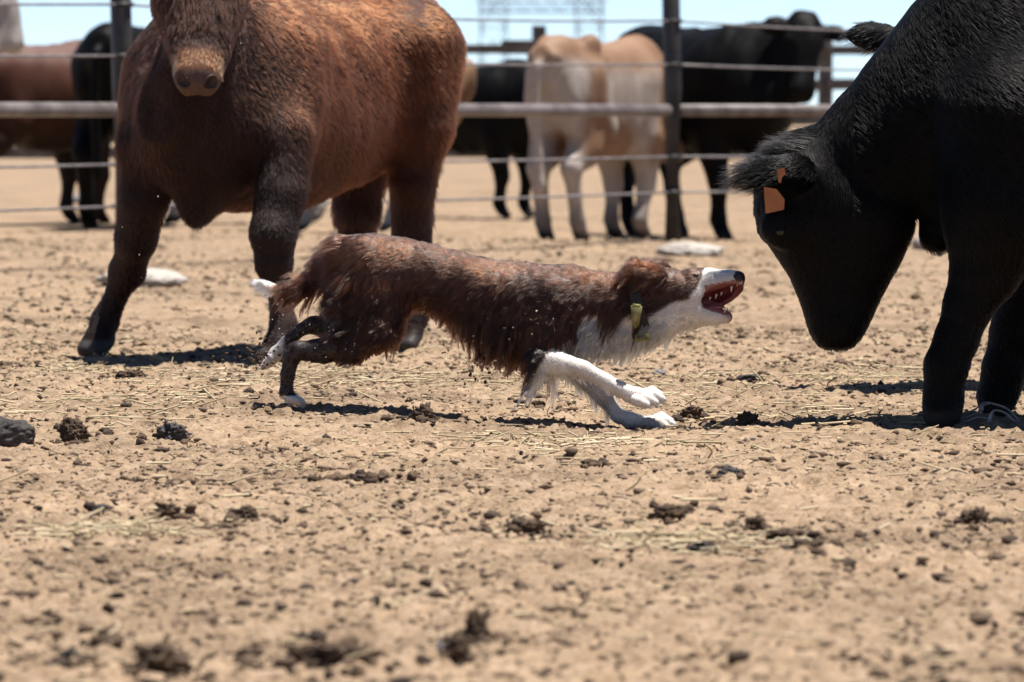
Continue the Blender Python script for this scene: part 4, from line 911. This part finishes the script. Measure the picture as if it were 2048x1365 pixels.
# far transmission tower ----------------------------------------------------------
M_STEEL = mat_noise('galvanised_steel', (0.186, 0.198, 0.211), (0.260, 0.273, 0.285), 3, 0.6)
def gantry(Y):
    sg = Y / FPX; X = lambda px: (px - 1085) * sg; root = empty('lattice_gantry', ((1085 - 1024) * sg, Y, 0)); tag(root, 'faint grey lattice gantry standing in the sky far behind the cattle', 'gantry')
    zt = CAM_H + (HORIZON - 4) * sg; zb = CAM_H + (HORIZON - 24) * sg
    def column(px, wb, wt, h):
        for cx in (-1, 1):
            for cy in (-1, 1): tube('leg', [(X(px) + cx * wb * sg, cy * wb * sg, 0), (X(px) + cx * wt * sg, cy * wt * sg, h)], 0.045, M_STEEL, root, 6)
        n = 6
        for i in range(n):
            f0, f1 = i / n, (i + 1) / n; a, b_ = (wb + (wt - wb) * f0) * sg, (wb + (wt - wb) * f1) * sg
            for cy in (-1, 1):
                tube('brace', [(X(px) - a, cy * a, h * f0), (X(px) + b_, cy * b_, h * f1)], 0.026, M_STEEL, root, 4); tube('brace', [(X(px) + a, cy * a, h * f0), (X(px) - b_, cy * b_, h * f1)], 0.026, M_STEEL, root, 4)
                tube('brace', [(X(px) - b_, cy * b_, h * f1), (X(px) + b_, cy * b_, h * f1)], 0.026, M_STEEL, root, 4)
    column(987, 30, 22, zt + 4.0); column(1178, 30, 22, zt + 4.0)
    for z in (zb, zt):
        for cy in (-1, 1): tube('beam', [(X(955), cy * 0.6, z), (X(1212), cy * 0.6, z)], 0.045, M_STEEL, root, 5)
    n = 14
    for i in range(n):
        a, b_ = X(955 + 257 * i / n), X(955 + 257 * (i + 1) / n)
        for cy in (-1, 1): tube('brace', [(a, cy * 0.6, zb if i % 2 else zt), (b_, cy * 0.6, zt if i % 2 else zb)], 0.028, M_STEEL, root, 4)
gantry(300)

# ------------------------------------------------------------------ stones and clods lying about
M_STONE = mat_noise('pale_stone', (0.22, 0.19, 0.16), (0.36, 0.325, 0.285), 5, 0.8, 0.4, 40)
M_STONE2 = mat_noise('grey_stone', (0.136, 0.130, 0.136), (0.236, 0.223, 0.223), 9, 0.8, 0.3, 60)
M_DUNG = mat_noise('dark_dung', (0.011, 0.009, 0.009), (0.040, 0.032, 0.029), 14, 0.75, 0.7, 70)
M_GREYD = mat_noise('dry_grey_dung', (0.022, 0.019, 0.019), (0.074, 0.065, 0.062), 12, 0.8, 0.8, 60)
M_BROWN = mat_noise('brown_clod', (0.028, 0.017, 0.011), (0.105, 0.065, 0.038), 12, 0.95, 0.9, 70)
def lump(name, px, py, wpx, hpx, mat, label, cat, seed, depth=1.0, f=1.7, amp=0.5, group=None, sink=0.25, fine=IV5, faces=IF5, flat=False, Y=None):
    """px, py: where its foot stands in the photo; wpx, hpx its size there"""
    x, y = G(px, py); s_ = y / FPX; V = blob(seed, (1, 1, 1), f, amp, fine)
    rgh = 0.25 if cat == 'stone' else 1.0; V = V * (1 + rgh * (0.42 * (noise3(V * 4 + seed) - 0.5) + 0.34 * (noise3(V * 9 + seed) - 0.5) + 0.22 * (noise3(V * 19 + seed) - 0.5))[:, None])
    lo, hi = V.min(0), V.max(0); V = (V - (lo + hi) / 2) / (hi - lo) * 2
    if flat: V[:, 2] = np.sign(V[:, 2]) * np.abs(V[:, 2]) ** 1.0
    wd = wpx * s_; ht = hpx * s_; V = V * np.array([wd / 2, wd / 2 * depth, ht / 2 / (1 - sink)])
    V[:, 2] += ht / 2 / (1 - sink) * (1 - 2 * sink)
    o = mesh_obj(name, V, faces, mat, None, True, (x, y, float(hbase(x, y)) + 0.002)); tag(o, label, cat, group); LUMPS.append((x, y, wd, cat)); return o
LUMPS = []
ST = 'flat pale stones'
lump('stone', 283, 572, 190, 36, M_STONE, 'flat pale stone lying behind the front leg of the red cow', 'stone', 1, 1.3, 0.9, 0.25, ST)
lump('stone', 1380, 512, 140, 28, M_STONE, 'flat pale stone lying near the foot of the fence post', 'stone', 2, 1.2, 0.9, 0.25, ST)
lump('stone', 1852, 500, 62, 34, M_STONE, 'pale stone showing in the gap under the throat of the black cow', 'stone', 3, 1.0, 1.0, 0.3, ST)
lump('stone', 155, 408, 46, 18, M_STONE2, 'small pale stone behind the fence near the black cow legs', 'stone', 4, 1.2, 1.0, 0.3, ST)
dg = 'dung and dirt clods'
for i, (px, py, wp, hp_, mt, lb, amp, f) in enumerate([
    (150, 884, 78, 48, M_BROWN, 'rounded brown clod beside the black ridged lump', 0.45, 1.8),
    (345, 886, 82, 42, M_GREYD, 'shiny dark grey dung clod left of the dog', 0.5, 2.0),
    (846, 858, 66, 42, M_BROWN, 'ragged brown clod standing under the belly of the dog', 0.7, 2.4),
    (1384, 832, 50, 26, M_BROWN, 'brown clod just beyond the front paw of the dog', 0.6, 2.4),
    (1494, 846, 50, 30, M_BROWN, 'rough brown clod between the dog and the black cow', 0.7, 2.4),
    (1702, 852, 30, 16, M_BROWN, 'small tan clod in the shadow of the black cow head', 0.5, 2.0),
    (1458, 956, 52, 24, M_GREYD, 'grey stone-like clod in the right foreground below the dog head', 0.5, 1.4),
    (1046, 1072, 110, 38, M_BROWN, 'wide crumbly clod in the middle foreground', 0.7, 2.4),
    (490, 1046, 56, 34, M_BROWN, 'smooth oval clod in the left middle foreground', 0.3, 1.2),
    (335, 1036, 56, 30, M_BROWN, 'pointed dark clod in the left foreground', 0.7, 2.2),
    (204, 1028, 38, 18, M_GREYD, 'small dark clod in the left foreground near the pointed one', 0.5, 2.0),
    (1510, 1064, 46, 30, M_BROWN, 'upright dark clod in the right foreground', 0.7, 2.2),
    (1952, 1056, 74, 42, M_BROWN, 'large dark clod near the right edge of the foreground', 0.7, 2.2),
    (742, 968, 100, 20, M_BROWN, 'low dark clod below the dog belly in the foreground', 0.7, 2.2),
    (265, 778, 70, 24, M_BROWN, 'crumbly dark clod in the straw in front of the red cow foot', 0.7, 2.6),
    (1180, 936, 44, 16, M_BROWN, 'flat small clod below the front paws of the dog', 0.6, 2.2),
    (1340, 1040, 90, 30, M_BROWN, 'rough mound of dirt with straw in the right middle foreground', 0.7, 2.4),
    (690, 1342, 190, 66, M_BROWN, 'big dark clod at the bottom edge of the photo, in the middle', 0.7, 2.2),
    (598, 1344, 74, 52, M_BROWN, 'curled dark clod at the bottom edge beside the big one', 0.7, 2.0),
    (325, 1356, 130, 68, M_BROWN, 'dark blurred clod at the bottom edge, left of the middle', 0.7, 2.2),
    (140, 1346, 50, 56, M_DUNG, 'small round black clod in the bottom left corner', 0.35, 1.6),
    (222, 1296, 76, 38, M_BROWN, 'reddish brown clod near the bottom left corner', 0.5, 1.6),
    (955, 1292, 56, 80, M_BROWN, 'tall blurred clod near the bottom edge beside a pale pebble', 0.7, 2.2),
    (915, 1318, 60, 44, M_BROWN, 'dark clod right behind the pale pebble at the bottom', 0.6, 2.2),
    (1492, 770, 76, 20, M_GREYD, 'flat grey clod behind the dog muzzle', 0.6, 2.0),
    (1075, 818, 36, 12, M_BROWN, 'thin dark chip of dung under the dog chest', 0.5, 2.0),
    (1405, 1108, 70, 24, M_DUNG, 'black clod beside a straw tuft in the right middle foreground', 0.7, 2.2),
    (20, 744, 60, 16, M_BROWN, 'low brown clod at the left edge beyond the straw', 0.6, 2.0),
    (1575, 1085, 90, 26, M_BROWN, 'wide low clod in the right foreground beyond the upright one', 0.7, 2.3),
    (1640, 1105, 70, 24, M_BROWN, 'low clod in the right foreground right of the wide one', 0.7, 2.3)]):
    lump('dirt_clod', px, py, wp, hp_, mt, lb, 'clod', 100 + i * 7, 0.9, f, amp, dg)
lump('pebble', 880, 1312, 17, 26, M_STONE2, 'pale bluish pebble near the bottom edge', 'pebble', 401, 1.0, 1.0, 0.2)
lump('pebble', 1505, 880, 14, 8, M_STONE, 'tiny white pebble below the dog muzzle', 'pebble', 402, 1.0, 1.0, 0.2)
lump('pebble', 1318, 752, 30, 12, M_STONE2, 'small grey pebble behind the raised front paw', 'pebble', 403, 1.0, 1.0, 0.2)
# ridged black lump at the left edge
x, y = G(14, 892); rl = empty('ridged_lump', (x, y, float(hbase(x, y)))); tag(rl, 'black ridged lump half outside the left edge', 'lump')
s_ = y / FPX; V = blob(300, (1, 1, 1), 1.1, 0.3, IV5); ph = np.arctan2(V[:, 2], V[:, 1]) * 0.6 + V[:, 0] * 0.8
V = V * (1 + 0.07 * np.abs(np.sin(ph * 7 + 1.2 * noise3(V * 3)))[:, None] + 0.12 * (noise3(V * 7) - 0.5)[:, None]) * np.array([58, 42, 34]) * s_; V[:, 2] += 22 * s_
mesh_obj('lump_body', V, IF5, M_DUNG, rl, True)

# bent wire and plastic strips by the black cow's hooves
M_STRIP = mat_noise('grey_plastic_strip', (0.161, 0.161, 0.167), (0.322, 0.316, 0.310), 20, 0.35)
x, y = G(1965, 852); rub = empty('crumpled_strips', (x, y, float(hbase(x, y)))); tag(rub, 'tangle of bent grey plastic strips by the hooves of the black cow', 'rubbish')
s_ = y / FPX
def q3(px, py, v=0.0): return np.array([(px - 1965) * s_, v, (852 - py) * s_])
def strip(pts, wd=0.008, th_=0.0022):
    P_ = [q3(*p) for p in pts]; out = []
    for i in range(len(P_) - 1):
        for k in range(5):
            t_ = k / 5; a, b_, c_, d_ = P_[max(i - 1, 0)], P_[i], P_[i + 1], P_[min(i + 2, len(P_) - 1)]
            out.append(0.5 * (2 * b_ + (c_ - a) * t_ + (2 * a - 5 * b_ + 4 * c_ - d_) * t_ ** 2 + (3 * b_ - a - 3 * c_ + d_) * t_ ** 3))
    out.append(P_[-1]); Vv = []; Ff = []
    for i, p in enumerate(out):
        d = unit(out[min(i + 1, len(out) - 1)] - out[max(i - 1, 0)]); sd_ = unit(np.cross(d, (0.1, 0.5, 0.9))); nn = np.cross(sd_, d)
        for a, c in ((-1, -1), (1, -1), (1, 1), (-1, 1)): Vv.append(p + sd_ * a * wd / 2 + nn * c * th_ / 2)
    for i in range(len(out) - 1):
        for k in range(4): Ff.append((i * 4 + k, i * 4 + (k + 1) % 4, i * 4 + 4 + (k + 1) % 4, i * 4 + 4 + k))
    mesh_obj('strip', Vv, Ff, M_STRIP, rub, True)
strip([(1880, 846, 0), (1905, 832, 0), (1940, 824, 0), (1962, 812, .01)]); strip([(1895, 848, -.02), (1925, 838, -.02), (1958, 824, -.02), (1965, 812, -.02), (1978, 808, -.01)], 0.011)
strip([(1960, 826, .01), (1968, 808, .01), (1990, 810, 0), (2015, 820, 0), (2032, 838, -.01), (2040, 850, -.01)], 0.012)
strip([(1975, 846, -.03), (1985, 822, -.03), (2008, 826, -.03), (2026, 842, -.03), (2050, 846, -.03)], 0.010); strip([(1930, 846, -.03), (1950, 836, -.03), (1972, 838, -.03), (1985, 848, -.03)], 0.012)

# crumbs broken off the clods
rg = np.random.default_rng(77); Vs = []; Fs = []; k = 0; cb = [blob(900 + i, (1, 1, 0.8), 2.0, 0.9, IV2) for i in range(8)]
for x, y, wd, cat in LUMPS:
    if cat != 'clod': continue
    for j in range(int(12 + 220 * wd)):
        a_ = rg.random() * 6.28; r_ = wd * (0.35 + 0.75 * abs(rg.normal())); qx, qy = x + math.cos(a_) * r_, y + math.sin(a_) * r_ * 1.6; s2 = 0.003 + 0.013 * rg.random() ** 2.5
        Vs.append(cb[j % 8] * s2 * (0.7 + 0.6 * rg.random(3)) + np.array([qx, qy, ground_z(qx, qy) + s2 * 0.3])); Fs.append(IF2 + k); k += len(IV2)
me = fast_mesh('clod_crumbs', np.concatenate(Vs), np.concatenate(Fs)); me.materials.append(M_BROWN); me.shade_smooth(); o = bpy.data.objects.new('clod_crumbs', me); col.objects.link(o); tag(o, kind='stuff')

# ------------------------------------------------------------------ dirt and water thrown up by the dog
def spray(name, n, spots, size, mat, seed):
    rg = np.random.default_rng(seed); Vs = []; Fs = []; k = 0; bs_ = [blob(seed + i, (1, 1, 1), 2.0, 0.6, IV1) for i in range(6)]
    for i in range(n):
        px, py, sx, sy = spots[rg.integers(len(spots))]; v = rg.normal() * 0.12 - 0.03
        p = P(px + rg.normal() * sx, min(py + rg.normal() * sy, 800), YD + v); s2 = size[0] + (size[1] - size[0]) * rg.random() ** 3
        Vs.append(bs_[i % 6] * s2 * (0.6 + 0.8 * rg.random(3)) + np.array(p)); Fs.append(IF1 + k); k += 12
    me = fast_mesh(name, np.concatenate(Vs), np.concatenate(Fs)); me.materials.append(mat); o = bpy.data.objects.new(name, me); col.objects.link(o); tag(o, kind='stuff'); return o
spray('flying_dirt', 330, [(520, 712, 16, 16), (515, 705, 18, 20), (518, 722, 14, 12), (480, 715, 34, 14), (962, 735, 14, 16), (940, 750, 20, 14), (1000, 700, 60, 30), (1090, 690, 50, 40)], (0.0008, 0.0065), M_BROWN, 51)
spray('flying_specks', 240, [(620, 655, 45, 20), (680, 690, 30, 18), (1020, 650, 60, 50), (1130, 700, 60, 40), (1180, 750, 40, 30), (300, 560, 150, 160), (560, 640, 40, 30)], (0.0006, 0.0024), mat_noise('pale_specks', (0.35, 0.3, 0.2), (0.6, 0.55, 0.48), 9, 0.4), 52)
